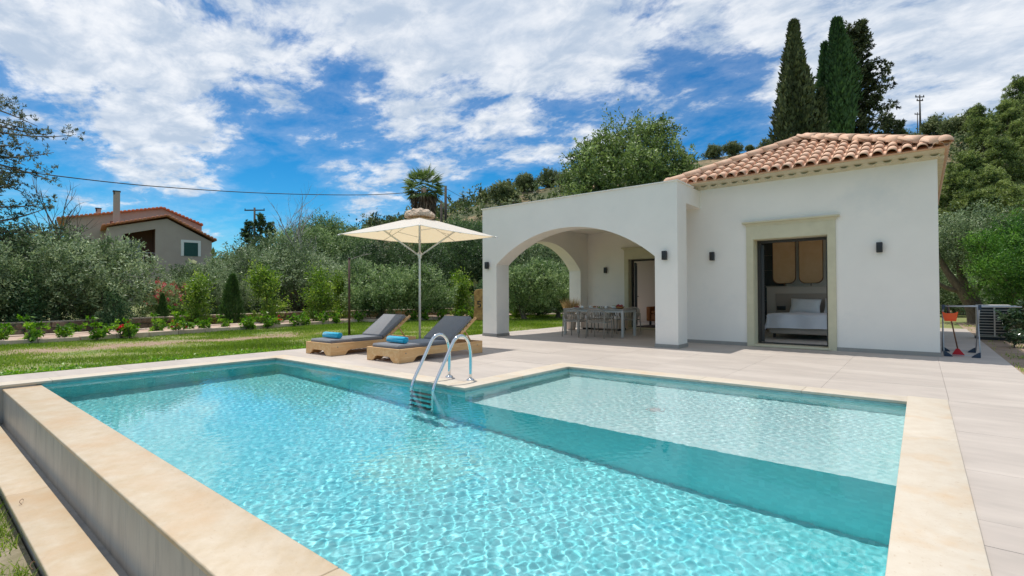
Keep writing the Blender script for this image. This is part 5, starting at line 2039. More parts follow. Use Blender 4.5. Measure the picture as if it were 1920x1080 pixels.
lp = loose_conifer('pine tree reaching in from the left edge with open drooping branches', 81, 8.6, 3.3, 36000, 0.11, 0.030, leafmat('grey_pine_needles', (0.03, 0.045, 0.02), (0.09, 0.11, 0.055), (0.20, 0.22, 0.12), 0.6, 0.15), 70, 0.28, 0.0, 0.25, 'pine_tree', 'pine tree', None, 0.2, None, False)
place(lp, -62, 16.8, None, 0.6)

# --- the tall cypresses behind the roof -------------------------------
GC = 'tall cypresses behind the villa roof'
D_ = 34.0


def cyp_at(u, top, wpx, d, seed, n, m, label, taper=0.7):
    h = hz(u, top, d) - float(hill(*at(u, d).xy)) + 0.3
    r = wpx / 2 / FPX * d
    t = cypress('cypress_tree', label, 'cypress', seed, h, r * 0.98, n // 2, 0.40, 0.17, m, GC, 150, taper)
    place(t, u, d)
    return t


cyp_at(1494, 50, 98, 36, 91, 46000, lf_cyp, 'broad conical cypress standing apart, leftmost of the tall ones', 0.70)
cyp_at(1574, 44, 60, 38, 92, 42000, lf_cypg, 'narrow dark green cypress in the middle of the tall group', 0.50)
cyp_at(1552, 90, 40, 39.5, 93, 18000, lf_cypg, 'slender cypress tucked against the left side of the narrow dark one')
cyp_at(1545, 178, 34, 35.0, 94, 9000, lf_cyp, 'short brownish cypress between the broad and the narrow one')
h_ = hz(1600, 20, 40) - float(hill(*at(1600, 40).xy))
lc = loose_conifer('tallest cypress with open ragged branches, rightmost of the tall ones', 95, h_, 4.5, 62000, 0.25, 0.090, lf_cyp, 120, 0.08, 0.80, 0.29, 'cypress_tree', 'cypress', GC, 0.3)
place(lc, 1605, 40, None, 0.3)
for (u, top, w, d, s_, lab) in [(1668, 196, 34, 44, 96, 'small dark conifer just right of the tallest cypress'), (1690, 208, 26, 46, 97, 'smallest dark conifer on the slope right of the tall cypresses'),
                                (505, 372, 0, 0, 0, '')]:
    if d:
        h_ = hz(u, top, d) - float(hill(*at(u, d).xy))
        c_ = loose_conifer(lab, s_, h_, w / 2 / FPX * d * 1.2, 6000, 0.28, 0.09, lf_cyp, 40, 0.1, 0.4, 0.35, 'cypress_tree', 'cypress', GC, 0.15)
        place(c_, u, d)
for (u, top, d, s_, lab) in [(488, 398, 62, 98, 'small pointed conifer right of the distant utility pole'), (466, 408, 64, 99, 'small pointed conifer left of the distant utility pole'), (505, 412, 66, 100, 'lowest pointed conifer on the skyline above the olives')]:
    h_ = hz(u, top, d) - float(hill(*at(u, d).xy))
    c_ = loose_conifer(lab, s_, h_, 1.5, 4000, 0.30, 0.12, lf_dark, 34, 0.15, 0.15, 0.4, 'distant_conifer', 'conifer', 'pointed conifers on the far skyline', 0.12)
    place(c_, u, d)

# --- round broadleaf tree above the veranda ---------------------------
d_ = 42.0
zb = float(hill(*at(1185, d_).xy))
topz = hz(1185, 224, d_) - zb
rz_ = (topz - 1.5) / 2
bt_ = make_tree('broadleaf_tree', 'large round green tree rising above the veranda parapet', 'tree', 101, 110, 5.5, 5.0, rz_, topz - rz_, (1.1, 1.9), 84000, 0.26, 0.11, lf_poplar, 0.3, up=0.4, tips=18, inner=0.55, shell=0.6, flatbase=0.9, sr=0.22)
place(bt_, 1183, d_)

# --- palm ------------------------------------------------------------
def palm():
    d = 46.0
    p_ = at(795, d)
    zb = float(hill(p_.x, p_.y))
    H = hz(795, 352, d) - zb
    t = thing('fan_palm', 'tall fan palm with a skirt of dead fronds behind the parasol', 'palm', (p_.x, p_.y, zb))
    MB().tube([(0, 0, -0.5), (0.1, 0, H * 0.5), (0, 0, H)], [0.35, 0.28, 0.25], 10).build('trunk', m_bark, t)
    rng = np.random.default_rng(8)

    def fans(n, lo, hi, L_, m, name, spread):
        P_, D2_, T_, LL = [], [], [], []
        for i in range(n):
            a = rng.uniform(0, 2 * math.pi)
            e = math.radians(rng.uniform(lo, hi))
            out_ = np.array([math.cos(a) * math.cos(e), math.sin(a) * math.cos(e), math.sin(e)])
            root = np.array([0, 0, H]) + out_ * L_ * rng.uniform(0.45, 0.7)
            sd = np.cross(out_, [0, 0, 1.0])
            sd /= np.linalg.norm(sd) + 1e-6
            upv = np.cross(sd, out_)
            tt = rng.random()
            for q in np.linspace(-spread, spread, 17):
                dv = out_ * math.cos(q) + sd * math.sin(q) + upv * (-0.15 - 0.25 * abs(math.sin(q)))
                P_.append(root)
                D2_.append(dv)
                T_.append(0.3 + 0.5 * tt + rng.normal(0, 0.1))
                LL.append(L_ * rng.uniform(0.42, 0.58))
        P_, D2_ = np.array(P_), unit(np.array(D2_))
        return put(name, leaf_mesh(name, P_, D2_, np.array(LL), 0.085, np.array(T_), m, seed=9), t)
    fans(70, -35, 80, 1.95, lf_palm, 'frond_crown', 1.4)
    # hanging dead skirt
    n = 1500
    a = rng.uniform(0, 2 * math.pi, n)
    z = H - 0.3 - 3.3 * rng.random(n)
    r = 0.55 + 0.70 * rng.random(n) * (1 - (H - z) / 4.5)
    pos = np.stack([r * np.cos(a), r * np.sin(a), z], 1)
    dirs = unit(np.stack([0.25 * np.cos(a), 0.25 * np.sin(a), -np.ones(n)], 1) + rng.normal(size=(n, 3)) * 0.12)
    put('dead_frond_skirt', leaf_mesh('dead_frond_skirt', pos, dirs, 0.8, 0.10, rng.random(n), lf_deadpalm, seed=10), t)


palm()

# --- pines and trees of the right-hand slope ---------------------------
GP = 'green pines on the slope to the right of the villa'


def pine(label, seed, h, r, n, m=lf_pine):
    t = thing('pine_tree', label, 'pine tree', (0, 0, 0), 0, GP)
    rng = np.random.default_rng(seed)
    cs, rs = [], []
    for i in range(64):
        f = rng.random() ** 0.8
        a = rng.uniform(0, 2 * math.pi)
        rad = r * (1.0 - f * 0.72) * rng.uniform(0.35, 1.0)
        cs.append((rad * math.cos(a), rad * math.sin(a), h * (0.25 + 0.72 * f)))
        rs.append(rng.uniform(0.45, 0.85) * (1.1 - 0.4 * f) * r / 3)
    put('crown', clump_foliage('crown', seed, cs, rs, n, 0.24, 0.075, m, up=0.7, outb=0.5, shell=0.45, flat=0.65, tvar=0.5), t)
    mb = MB().tube([(0, 0, -0.6), (0.1, 0, h * 0.4), (0, 0.1, h * 0.9)], [0.24, 0.17, 0.04], 7, caps=False)
    limbs(mb, seed, (0.1, 0, h * 0.25), [cs[i] for i in range(0, 64, 6)], 0.08)
    mb.build('trunk', m_bark, t)
    return t


pA = pine('bright green pine directly behind the right end of the villa roof', 111, 8.5, 3.3, 34000)
place(pA, 1830, 40, None, 0.0, 0.9)
pB = pine('bushy green pine halfway up the slope at the right edge', 112, 7.5, 3.0, 30000)
place(pB, 1900, 44, None, 0.0, 0.9)
pin = [(pA, 1795, 47, 1.1, 0.9, 'green pine seen just above the corner of the roof'), (pB, 1862, 50, 2.2, 0.9, 'green pine behind the nearest one, on the lower slope'),
       (pA, 1935, 36, 0.4, 0.85, 'large green pine cut by the right edge of the photo'), (pB, 1815, 56, 3.3, 0.9, 'green pine in the middle of the slope above the roof corner'),
       (pA, 1880, 58, 4.1, 0.9, 'tall green pine in the middle of the right slope'), (pB, 1925, 64, 5.0, 1.0, 'high green pine near the top right edge'),
       (pA, 1850, 68, 2.9, 0.85, 'green pine below the ridge at the right'), (pB, 1895, 76, 1.9, 0.9, 'pine breaking the skyline near the right edge'),
       (pA, 1918, 86, 0.9, 0.95, 'highest pine on the ridge at the right edge'), (pB, 1785, 36, 0.2, 0.62, 'low pine close behind the right wall of the villa'),
       (pA, 1990, 52, 0.2, 1.0, 'pine beyond the right edge on the slope'), (pB, 1950, 78, 1.2, 1.0, 'pine at the far right on the upper slope'),
       (pA, 1835, 80, 2.0, 0.7, 'pine under the ridge left of the highest one')]
for (src, u, d, rz, sc, lab) in pin:
    dplace(src, u, d, rz, sc, lab, group=GP)
br_ = make_tree('slope_bush', 'dark olive-brown bush on the ridge right of the pylon', 'bush', 121, 22, 2.2, 2.0, 1.5, 1.4, (0.5, 0.9), 11000, 0.22, 0.10, lf_scrub, 0.1, group='bushes on the ridge', up=0.4)
place(br_, 1790, 84, None, 0, 1.1)
for (u, d, sc, lab) in [(1830, 86, 1.1, 'dark bush on the ridge between pylon and pines'), (1758, 88, 1.1, 'small brown bush on the ridge beside the pylon foot'), (1338, 92, 0.85, 'brown bush on the bare ridge right of the round tree'),
                        (1376, 92, 0.85, 'second brown bush on the bare ridge, nearer the cypresses'), (1440, 90, 0.8, 'green bush on the ridge touching the broad cypress'), (1700, 80, 1.0, 'green bush on the slope left of the pylon'),
                        (1408, 94, 0.45, 'lowest bush on the bare ridge above the hip tiles')]:
    dplace(br_, u, d, R.uniform(0, 6), sc, lab, group='bushes on the ridge')
# skyline trees from the dead tree to the round one
sk_ = []
for (u, d, sc, lab) in [(660, 78, 0.83, 'rounded tree on the skyline left of the parasol cap'), (700, 84, 0.88, 'broad rounded tree on the skyline above the parasol slope'), (736, 88, 0.72, 'small tree on the skyline left of the palm'),
                        (765, 90, 0.66, 'small tree on the skyline touching the palm fronds'), (868, 92, 0.72, 'tree on the skyline right of the dark utility pole'), (945, 80, 1.21, 'pointed bushy tree on the skyline above the parapet corner'),
                        (905, 90, 0.77, 'low tree on the skyline between utility pole and parapet'), (985, 88, 1.04, 'tree on the skyline above the middle of the parapet'), (1030, 90, 1.10, 'dark tree on the skyline touching the round tree'),
                        (1062, 84, 0.99, 'dark tree half hidden by the round tree')]:
    t_ = dplace(br_, u, d, R.uniform(0, 6), sc, lab, group='trees on the skyline of the hill')
    t_.name = 'skyline_tree'
    t_['category'] = 'tree'

# --- beside the villa on the right ------------------------------------
orr = make_tree('olive_tree', 'old olive tree with leaning trunks behind the path at the right', 'olive tree', 131, 40, 2.1, 1.9, 1.35, 3.0, (0.4, 0.75), 36000, 0.10, 0.032, lf_olive, 0.0, group=None, up=0.2)
mb = MB()
for (pts, rs) in [([(0, 0, -0.2), (-0.15, 0, 0.5), (-0.6, 0, 1.2), (-1.1, 0.1, 2.0), (-1.5, 0.1, 2.8)], [0.30, 0.22, 0.16, 0.11, 0.05]),
                  ([(0.05, 0, -0.2), (0.1, 0, 0.4), (-0.1, 0.1, 1.1), (-0.45, 0.2, 1.9), (-0.5, 0.2, 3.0)], [0.28, 0.20, 0.15, 0.10, 0.05]),
                  ([(-0.1, 0.1, 1.0), (0.4, 0.1, 1.7), (0.8, 0.1, 2.7)], [0.11, 0.09, 0.04]), ([(-0.6, 0, 1.2), (-1.3, 0.2, 1.5), (-1.8, 0.3, 2.4)], [0.1, 0.07, 0.03])]:
    mb.tube(smooth_path(pts, 3), list(np.interp(np.linspace(0, 1, (len(pts) - 1) * 3 + 1), np.linspace(0, 1, len(rs)), rs)), 9, caps=False)
mb.build('trunk', m_bark, orr)
place(orr, 1831, 19.0, -0.03, 0.75)
gh = make_tree('green_bush', 'tall bright green bush at the right edge behind the air conditioner', 'bush', 132, 60, 1.7, 1.5, 1.9, 1.9, (0.3, 0.6), 52000, 0.085, 0.026, leafmat('vivid_green_leaf', (0.024, 0.085, 0.012), (0.08, 0.2, 0.03), (0.2, 0.37, 0.065), 0.5, 0.3), 0.1, up=0.8)
place(gh, 1925, 17.0, -0.03)
dplace(gh, 1990, 19.5, 1.0, (1.1, 1.1, 1.1), 'green bush beyond the right edge of the photo')
lb_ = make_tree('laurel_shrub', 'glossy dark-leaved shrub in front of the air conditioner', 'shrub', 133, 14, 0.34, 0.34, 0.42, 0.55, (0.13, 0.22), 1500, 0.10, 0.045, leafmat('glossy_laurel_leaf', (0.015, 0.045, 0.015), (0.040, 0.085, 0.030), (0.14, 0.20, 0.11), 0.22, 0.15, 0.7), 0.03, up=0.4)
p_ = at(1916, 11.6)
lb_.location = (p_.x, p_.y, -0.03)
dplace(lb_, 1900, 10.6, 2.0, (0.5, 0.5, 0.42), 'second glossy dark shrub at the right edge, lower and nearer', z=-0.03)
gb = make_tree('olive_bush', 'silvery bush on the slope behind the old olive tree', 'bush', 134, 30, 2.6, 2.2, 1.6, 1.5, (0.5, 0.9), 22000, 0.13, 0.045, lf_olive, 0.1, up=0.3)
place(gb, 1880, 27, None, 0, 1.0)
for (src, u, d, sc, lab) in [(gb, 1800, 30, 1.1, 'green-grey bush just right of the villa wall, behind the olive'), (gb, 1900, 31, 1.5, 'large silvery bush below the pines at the right edge'), (gb, 1850, 34, 1.5, 'silvery bush below the nearest pine'),
                             (gb, 1790, 25, 0.9, 'bush between the old olive and the villa wall'), (gb, 1960, 26, 1.3, 'silvery bush beyond the right edge')]:
    dplace(src, u, d, R.uniform(0, 6), sc, lab, group='silvery bushes at the foot of the right slope')
dplace(dkd, 1812, 34, 0.3, (0.75, 0.75, 0.8), 'dark shaded tree under the pines, right of the roof corner', group=GD)

# --- scrub that clothes the hillside -----------------------------------
def scrub():
    rng = np.random.default_rng(77)
    P_, Rr, T0 = [], [], []
    tries = 0
    while len(P_) < 1900 and tries < 40000:
        tries += 1
        u = rng.uniform(350, 2050)
        d = rng.uniform(36, 108) if rng.random() < 0.8 else rng.uniform(28, 45)
        p_ = at(u, d)
        z = float(hill(p_.x, p_.y))
        # bare patches near the ridge on the right
        bare = (1290 < u < 1800 and d > 80)
        if bare and rng.random() < 0.86:
            continue
        if -12 < p_.x < 3 and p_.y < 26:
            continue
        r = rng.uniform(0.9, 2.3) * (0.45 if bare else 1.0)
        P_.append((p_.x, p_.y, z + r * 0.35))
        Rr.append(r)
    P_, Rr = np.array(P_), np.array(Rr)
    for (nm, lo, hi, m) in (('hillside_scrub', 0.0, 0.5, lf_scrub), ('hillside_woodland', 0.5, 1.0, lf_dark if False else lf_poplar_d)):
        sel = rng.random(len(P_))
        k = (sel >= lo) & (sel < hi)
        me = clump_foliage(nm, 78 + int(lo * 10), P_[k], Rr[k], 66000, 0.52, 0.27, m, up=0.5, shell=0.75, flat=0.75, tvar=0.6)
        o = put(nm, me)
        tag(o, {'hillside_scrub': 'olive-brown scrub covering the hillside', 'hillside_woodland': 'dark green woodland covering the hillside'}[nm], kind='stuff')


def undergrowth():
    rng = np.random.default_rng(91)
    C_, R_2 = [], []
    for i in range(170):
        y = rng.uniform(-2, 27)
        x = float(np.interp(y, KY, KX)) - rng.uniform(4.6, 8.5)
        r = rng.uniform(0.30, 0.75)
        C_.append((x, y, float(hill(x, y)) + r * 0.45))
        R_2.append(r)
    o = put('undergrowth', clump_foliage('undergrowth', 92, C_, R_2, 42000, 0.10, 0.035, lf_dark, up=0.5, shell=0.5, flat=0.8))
    tag(o, 'dark undergrowth beneath the olive trees beyond the rubble wall', kind='stuff')


lf_poplar_d = leafmat('woodland_leaf', (0.025, 0.045, 0.016), (0.08, 0.125, 0.038), (0.18, 0.235, 0.085), 0.6, 0.2)
scrub()

# ------------------------------------------------------------------ lawn
def lawn():
    rng = np.random.default_rng(123)
    n = 150000
    # points over the lawn, denser near the camera
    x = rng.uniform(-18.6, -9.80, n * 3)
    y = rng.uniform(-1.0, 26.0, n * 3)
    d = -math.sin(YAW) * x + math.cos(YAW) * y
    dens = np.clip((11.0 / np.maximum(d, 6)) ** 1.1, 0, 1)
    ok = (rng.random(len(x)) < dens) & ~((x > -10.37) & (y < 8.0)) & ~((x > -9.89)) & (d > 5.5)
    kerb = np.interp(y, KY, KX)
    ok &= x > kerb + 0.02
    # dry, nearly bare streak
    s = (x + 14.75 + 0.02 * (y - 4)) / 0.95
    t = np.clip((y - 1.2) / 0.8, 0, 1) * np.clip((8.6 - y) / 1.2, 0, 1)
    wob = 0.35 * np.sin(y * 1.7) + 0.2 * np.sin(y * 4.1 + 1)
    dry = np.exp(-(s + wob) ** 2) * t
    patch = 0.5 + 0.5 * np.sin(x * 1.9 + 1.3 * np.sin(y * 0.9)) * np.sin(y * 1.6 + 1.1 * np.sin(x * 1.3))
    ok &= rng.random(len(x)) > dry * 0.97
    ok &= rng.random(len(x)) > 0.72 * (patch < 0.30)
    x, y, dry, patch, d = x[ok][:n], y[ok][:n], dry[ok][:n], patch[ok][:n], d[ok][:n]
    m_ = len(x)
    pos = np.stack([x, y, hill(x, y) - 0.004], 1)
    dirs = unit(rng.normal(size=(m_, 3)) * np.array([0.42, 0.42, 0.1]) + np.array([0, 0, 1.0]))
    h = (0.030 + 0.035 * rng.random(m_)) * (1 - 0.5 * dry) * (1 + 0.5 * (patch > 0.8)) * (1 + 0.3 * np.clip((d - 9) / 12, 0, 1))
    mot = np.sin(x * 0.9 + 2 * np.sin(y * 0.6)) * np.sin(y * 0.75 + 1.5 * np.sin(x * 0.5))
    tint = 0.42 - 0.35 * (patch - 0.5) + 0.18 * mot + rng.normal(0, 0.22, m_) + 0.4 * dry
    o = put('grass', leaf_mesh('grass', pos, dirs, h, 0.007 + 0.0008 * d, tint, lf_grass, tri=True, seed=12))
    tag(o, 'green lawn grass between the pool terrace and the path', kind='stuff')
    # broad-leaved weeds along the terrace edge
    n2 = 5200
    x = -10.39 - np.abs(rng.normal(0, 0.32, n2))
    y = rng.uniform(0.3, 8.0, n2)
    k = rng.random(n2) < (0.5 + 0.5 * np.sin(y * 3.3) * np.sin(y * 1.1 + 2))
    x, y = x[k], y[k]
    pos = np.stack([x, y, hill(x, y) + 0.01 + 0.03 * rng.random(len(x))], 1)
    dirs = unit(rng.normal(size=(len(x), 3)) * np.array([1, 1, 0.25]) + np.array([0, 0, 0.55]))
    o = put('lawn_weeds', leaf_mesh('lawn_weeds', pos, dirs, 0.055, 0.03, rng.random(len(x)) * 0.7 + 0.25, lf_shrub, seed=13))
    tag(o, 'clover and broad-leaved weeds along the terrace edge', kind='stuff')
    # weeds at the foot of the overflow kerb
    n3 = 9000
    x = rng.uniform(-9.2, -3.2, n3)
    y = 0.53 - np.abs(rng.normal(0, 0.26, n3))
    c_ = 0.5 + 0.5 * np.sin(x * 5.1) * np.sin(x * 2.3 + y * 6)
    k = rng.random(n3) < c_ * 1.1
    x, y = x[k], y[k]
    pos = np.stack([x, y, np.full(len(x), LOW - 0.003)], 1)
    dirs = unit(rng.normal(size=(len(x), 3)) * np.array([0.6, 0.6, 0.1]) + np.array([0, 0, 0.8]))
    o = put('lower_weeds', leaf_mesh('lower_weeds', pos, dirs, 0.05 + 0.08 * rng.random(len(x)) ** 2, 0.009, rng.random(len(x)) * 0.8 + 0.1, lf_grass, tri=True, seed=14))
    tag(o, 'weeds and grass at the foot of the overflow kerb', kind='stuff')
    # soil strip right of the path
    n4 = 9000
    x = rng.uniform(1.12, 3.4, n4)
    y = rng.uniform(8.5, 24, n4)
    k = rng.random(n4) < np.clip(0.06 + 0.9 * (np.sin(x * 3 + y) * np.sin(y * 1.4) > 0.45) + 0.5 * (y < 11.5), 0, 1)
    x, y = x[k], y[k]
    pos = np.stack([x, y, np.full(len(x), -0.03)], 1)
    dirs = unit(rng.normal(size=(len(x), 3)) * np.array([0.5, 0.5, 0.1]) + np.array([0, 0, 0.9]))
    o = put('path_side_grass', leaf_mesh('path_side_grass', pos, dirs, 0.07, 0.012, rng.random(len(x)), lf_grass, seed=15))
    tag(o, 'patchy grass on the soil strip beside the side path', kind='stuff')


KY = [-6.0, 0.0, 2.9, 5.0, 7.7, 11.85, 16.0, 20.2, 22.2, 27.0]
KX = [-16.9, -17.0, -17.1, -17.6, -18.15, -18.9, -17.6, -16.7, -15.6, -12.5]
lawn()
undergrowth()
so = MB()
so.add([(1.06, 8.0, -0.022), (6, 8.0, -0.022), (6, 26, -0.022), (1.06, 26, -0.022)], [(0, 1, 2, 3)])
so = so.build('soil_bed', m_soil)
tag(so, 'bare brown soil beside the side path', kind='structure')
# curled dry leaves on the outer kerb
for (x, y, lab) in [(-5.35, 0.62, 'curled dry leaf lying on the kerb at the far end'), (-4.05, 0.52, 'curled dry leaf stalk near the corner of the photo')]:
    o = MB().tube(smooth_path([(x, y, -0.412), (x + 0.03, y - 0.01, -0.39), (x + 0.07, y - 0.03, -0.395), (x + 0.10, y - 0.02, -0.412)], 3), 0.002, 5).build('dry_leaf', m_rim)
    tag(o, lab, 'leaf', 'dry leaves on the kerb')

# ------------------------------------------------------------------ path kerbs, rubble wall
def along(xs, ys, step):
    P_ = np.stack([xs, ys], 1).astype(float)
    seg = np.linalg.norm(np.diff(P_, axis=0), axis=1)
    cum = np.concatenate([[0], np.cumsum(seg)])
    out = []
    s = 0.0
    while s + step < cum[-1]:
        def pt(v):
            return np.array([np.interp(v, cum, P_[:, 0]), np.interp(v, cum, P_[:, 1])])
        out.append((pt(s), pt(s + step)))
        s += step
    return out


kerb_t = thing('path_kerb', 'low pale stone kerb along the lawn side of the garden path', 'kerb', (0, 0, 0))
kerb_b = thing('path_kerb', 'low pale stone kerb along the far side of the garden path', 'kerb', (0, 0, 0))
KBX = [x - 1.9 for x in KX]
for (root, xs) in ((kerb_t, KX), (kerb_b, KBX)):
    for (a, b) in along(xs, KY, 0.82):
        c = (a + b) / 2
        ang = math.atan2(b[1] - a[1], b[0] - a[0])
        z0 = float(hill(c[0], c[1]))
        M_ = Matrix.Translation((c[0], c[1], 0)) @ Matrix.Rotation(ang, 4, 'Z')
        hh = 0.105 + R.uniform(-0.008, 0.008)
        mb = MB().rbox(-0.405, 0.405, -0.11, 0.11, -0.1, hh, 0.015, None, 1)
        o = mb.build('kerb_stone', m_stonecap, root)
        o.matrix_local = M_
pv, pf_ = [], []
for i, (x, y) in enumerate(zip(KX, KY)):
    pv += [(x - 0.05, y, 0.045), (x - 1.85, y, 0.075)]
for i in range(len(KX) - 1):
    pf_.append((2 * i, 2 * i + 2, 2 * i + 3, 2 * i + 1))
pa = MB().add(pv, pf_).build('garden_path', m_bedsoil)
tag(pa, 'pinkish earth path between the two stone kerbs', kind='structure')

rub = thing('rubble_wall', 'low reddish rubble stone wall behind the young trees', 'stone wall', (0, 0, 0))
stone_mes = []
for k in range(6):
    bm = bmesh.new()
    bmesh.ops.create_cube(bm, size=1)
    bmesh.ops.bevel(bm, geom=bm.edges[:], offset=0.12, segments=1, affect='EDGES')
    for v in bm.verts:
        v.co += Vector((R.uniform(-1, 1), R.uniform(-1, 1), R.uniform(-1, 1))) * 0.05
    me = bpy.data.meshes.new('wall_stone')
    bm.to_mesh(me)
    bm.free()
    me.materials.append(m_stone)
    stone_mes.append(me)
WX = [x - 4.0 for x in KX]
nst = 0
core_v, core_f = [], []
for (a, b) in along(WX, KY, 0.42):
    c = (a + b) / 2
    ang = math.atan2(b[1] - a[1], b[0] - a[0])
    for row in range(2):
        if nst >= 290:
            break
        o = put('wall_stone', stone_mes[nst % 6], rub)
        o.location = (c[0] + R.uniform(-0.03, 0.03), c[1] + (0.2 if row % 2 else 0.0), 0.09 + row * 0.17)
        o.rotation_euler = (R.uniform(-0.08, 0.08), R.uniform(-0.08, 0.08), ang)
        o.scale = (0.42 * R.uniform(0.85, 1.05), 0.32, 0.17 * R.uniform(0.9, 1.08))
        nst += 1
mb = MB()
for (a, b) in along(WX, KY, 1.2):
    c = (a + b) / 2
    ang = math.atan2(b[1] - a[1], b[0] - a[0])
    M_ = Matrix.Translation((c[0], c[1], 0)) @ Matrix.Rotation(ang, 4, 'Z')
    mb = MB().rbox(-0.595, 0.595, -0.17, 0.17, 0.345, 0.385, 0.012, None, 1)
    o = mb.build('cap_stone', m_stonecap, rub)
    o.matrix_local = M_
    mbc = MB().box(-0.6, 0.6, -0.10, 0.10, -0.1, 0.344)
    o = mbc.build('wall_core', m_grout, rub)
    o.matrix_local = M_

# far boundary wall of stone beyond the side path
fw_ = thing('boundary_wall', 'pinkish stone boundary wall behind the old olive tree', 'stone wall', (0, 0, 0))
for i in range(13):
    for j in range(7):
        p_ = at(1795 + i * 6.5 + (3 if j % 2 else 0), 27.0 + i * 0.05)
        o = put('wall_stone', stone_mes[(i * 3 + j) % 6], fw_)
        o.location = (p_.x, p_.y, 0.12 + j * 0.27)
        o.rotation_euler = (R.uniform(-0.06, 0.06), R.uniform(-0.06, 0.06), YAW)
        o.scale = (0.20 * R.uniform(0.85, 1.05) * 1.0, 0.3, 0.26 * R.uniform(0.9, 1.05))
p_ = at(1838, 27.45)
MB().box(-1.6, 1.6, 0, 0.2, -0.2, 1.95, Matrix.Translation((p_.x, p_.y, 0)) @ Matrix.Rotation(YAW, 4, 'Z')).build('wall_core', m_stonecap, fw_)

# --- shrubs along the path ---------------------------------------------
GB = 'bright green shrubs planted along the path'


def small_shrub(seed, label, m=lf_shrub, n=420, h=0.42, r=0.24, flowers=None):
    t = thing('small_shrub', label, 'shrub', (0, 0, 0), 0, GB)
    rng = random.Random(seed)
    cs, rs = [], []
    st = MB()
    for k in range(8):
        a = rng.uniform(0, 6.28)
        d = r * rng.uniform(0.15, 0.95)
        tip = Vector((d * math.cos(a), d * math.sin(a), h * rng.uniform(0.45, 1.0)))
        st.tube([(0, 0, -0.03), (d * 0.3 * math.cos(a), d * 0.3 * math.sin(a), tip.z * 0.5), tip], [0.008, 0.006, 0.003], 4, caps=False)
        cs.append(tuple(tip))
        rs.append(rng.uniform(0.07, 0.13))
        cs.append((tip.x * 0.6, tip.y * 0.6, tip.z * 0.6))
        rs.append(rng.uniform(0.06, 0.11))
    put('foliage', clump_foliage('foliage', seed, cs, rs, n, 0.085, 0.04, m, up=0.55, outb=0.6, shell=0.2), t)
    st.build('stem', m_bark, t)
    if flowers:
        put('blossom', clump_foliage('blossom', seed + 1, cs, rs, 130, 0.05, 0.05, flowers, up=0.8, shell=0.8), t)
    return t


sA = small_shrub(141, 'x')
sB = small_shrub(142, 'x', n=520, h=0.50, r=0.28)
m_red_fl = leafmat('crimson_bloom', (0.30, 0.006, 0.02), (0.52, 0.01, 0.04), (0.68, 0.04, 0.07), 0.5, 0.3)
sC = small_shrub(143, 'x', n=380, h=0.42, r=0.26, flowers=m_red_fl)
spec = [  # u, depth, source, scale, label
    (2, 12.2, 'A', 1.15, 'bright shrub cut by the left edge of the photo'),
    (58, 12.4, 'B', 1.25, 'full bright shrub on the lawn side of the path, below the blue-green young tree'),
    (120, 13.0, 'A', 1.0, 'sparse yellowish shrub on the lawn side, first after the full one'),
    (182, 13.2, 'B', 1.15, 'bushy bright shrub left of the crimson flowers'),
    (228, 13.9, 'C', 1.05, 'shrub with crimson flowers at the foot of the large olive'),
    (243, 13.9, 'B', 1.0, 'bright shrub touching the crimson flowers on their right'),
    (294, 15.3, 'B', 1.15, 'tall bright shrub below the pink oleander'),
    (333, 15.4, 'C', 0.85, 'shrub with a few red flowers right of the tall bright shrub'),
    (352, 15.9, 'A', 0.9, 'small bright shrub below the first lime young tree'),
    (385, 16.2, 'A', 1.0, 'bright shrub just left of the green conifer foot'),
    (418, 16.9, 'B', 0.95, 'bright shrub with a red bloom behind it, below the green conifer'),
    (462, 17.2, 'A', 1.05, 'bright shrub left of the broad lime young tree'),
    (475, 17.4, 'B', 0.8, 'low shrub joined to the one left of the broad lime young tree'),
    (502, 17.9, 'B', 1.1, 'bright shrub below the broad lime young tree'),
    (514, 18.3, 'C', 0.9, 'shrub with dark crimson flowers right of the broad lime young tree'),
    (553, 18.8, 'A', 1.1, 'spreading bright shrub in front of the kerb behind the first lounger towel'),
    (572, 19.3, 'B', 1.0, 'bright shrub behind the rolled towel nearest the lawn'),
    (606, 20.2, 'A', 1.2, 'bright shrub left of the dark slender post'),
    (632, 20.7, 'B', 1.1, 'bright shrub right at the dark slender post'),
    (672, 21.4, 'A', 1.1, 'low shrub right of the dark slender post'),
    (735, 22.0, 'A', 0.9, 'low shrub behind the raised back of the first lounger'),
    (775, 22.7, 'B', 1.1, 'bright shrub left of the parasol pole'),
    (800, 23.0, 'B', 1.2, 'bright shrub right of the parasol pole'),
    (828, 23.3, 'A', 1.2, 'bright shrub midway between parasol pole and veranda'),
    (862, 23.7, 'B', 1.2, 'bright shrub left of the ochre gate stone'),
    (886, 23.9, 'B', 1.1, 'bright shrub in front of the ochre gate stone'),
    (965, 26.0, 'B', 1.5, 'bright shrub seen through the arch beside the pillar'),
    (980, 26.1, 'A', 1.4, 'second bright shrub seen through the arch'),
    (1012, 26.3, 'A', 1.2, 'low bright shrub seen through the arch left of the dark trunk'),
    (140, 15.2, 'A', 0.8, 'small shrub on the far kerb under the dark olives'),
    (330, 18.4, 'B', 1.4, 'leafy bright clump between the tiny conifer and the first lime young tree'),
]
srcs = {'A': sA, 'B': sB, 'C': sC}
used = set()
for (u, d, k, sc, lab) in spec:
    if k in used:
        t_ = dup(srcs[k], label=lab, group=GB)
    else:
        t_ = srcs[k]
        t_['label'] = lab
        used.add(k)
    place(t_, u, d, None, R.uniform(0, 6.28), sc)

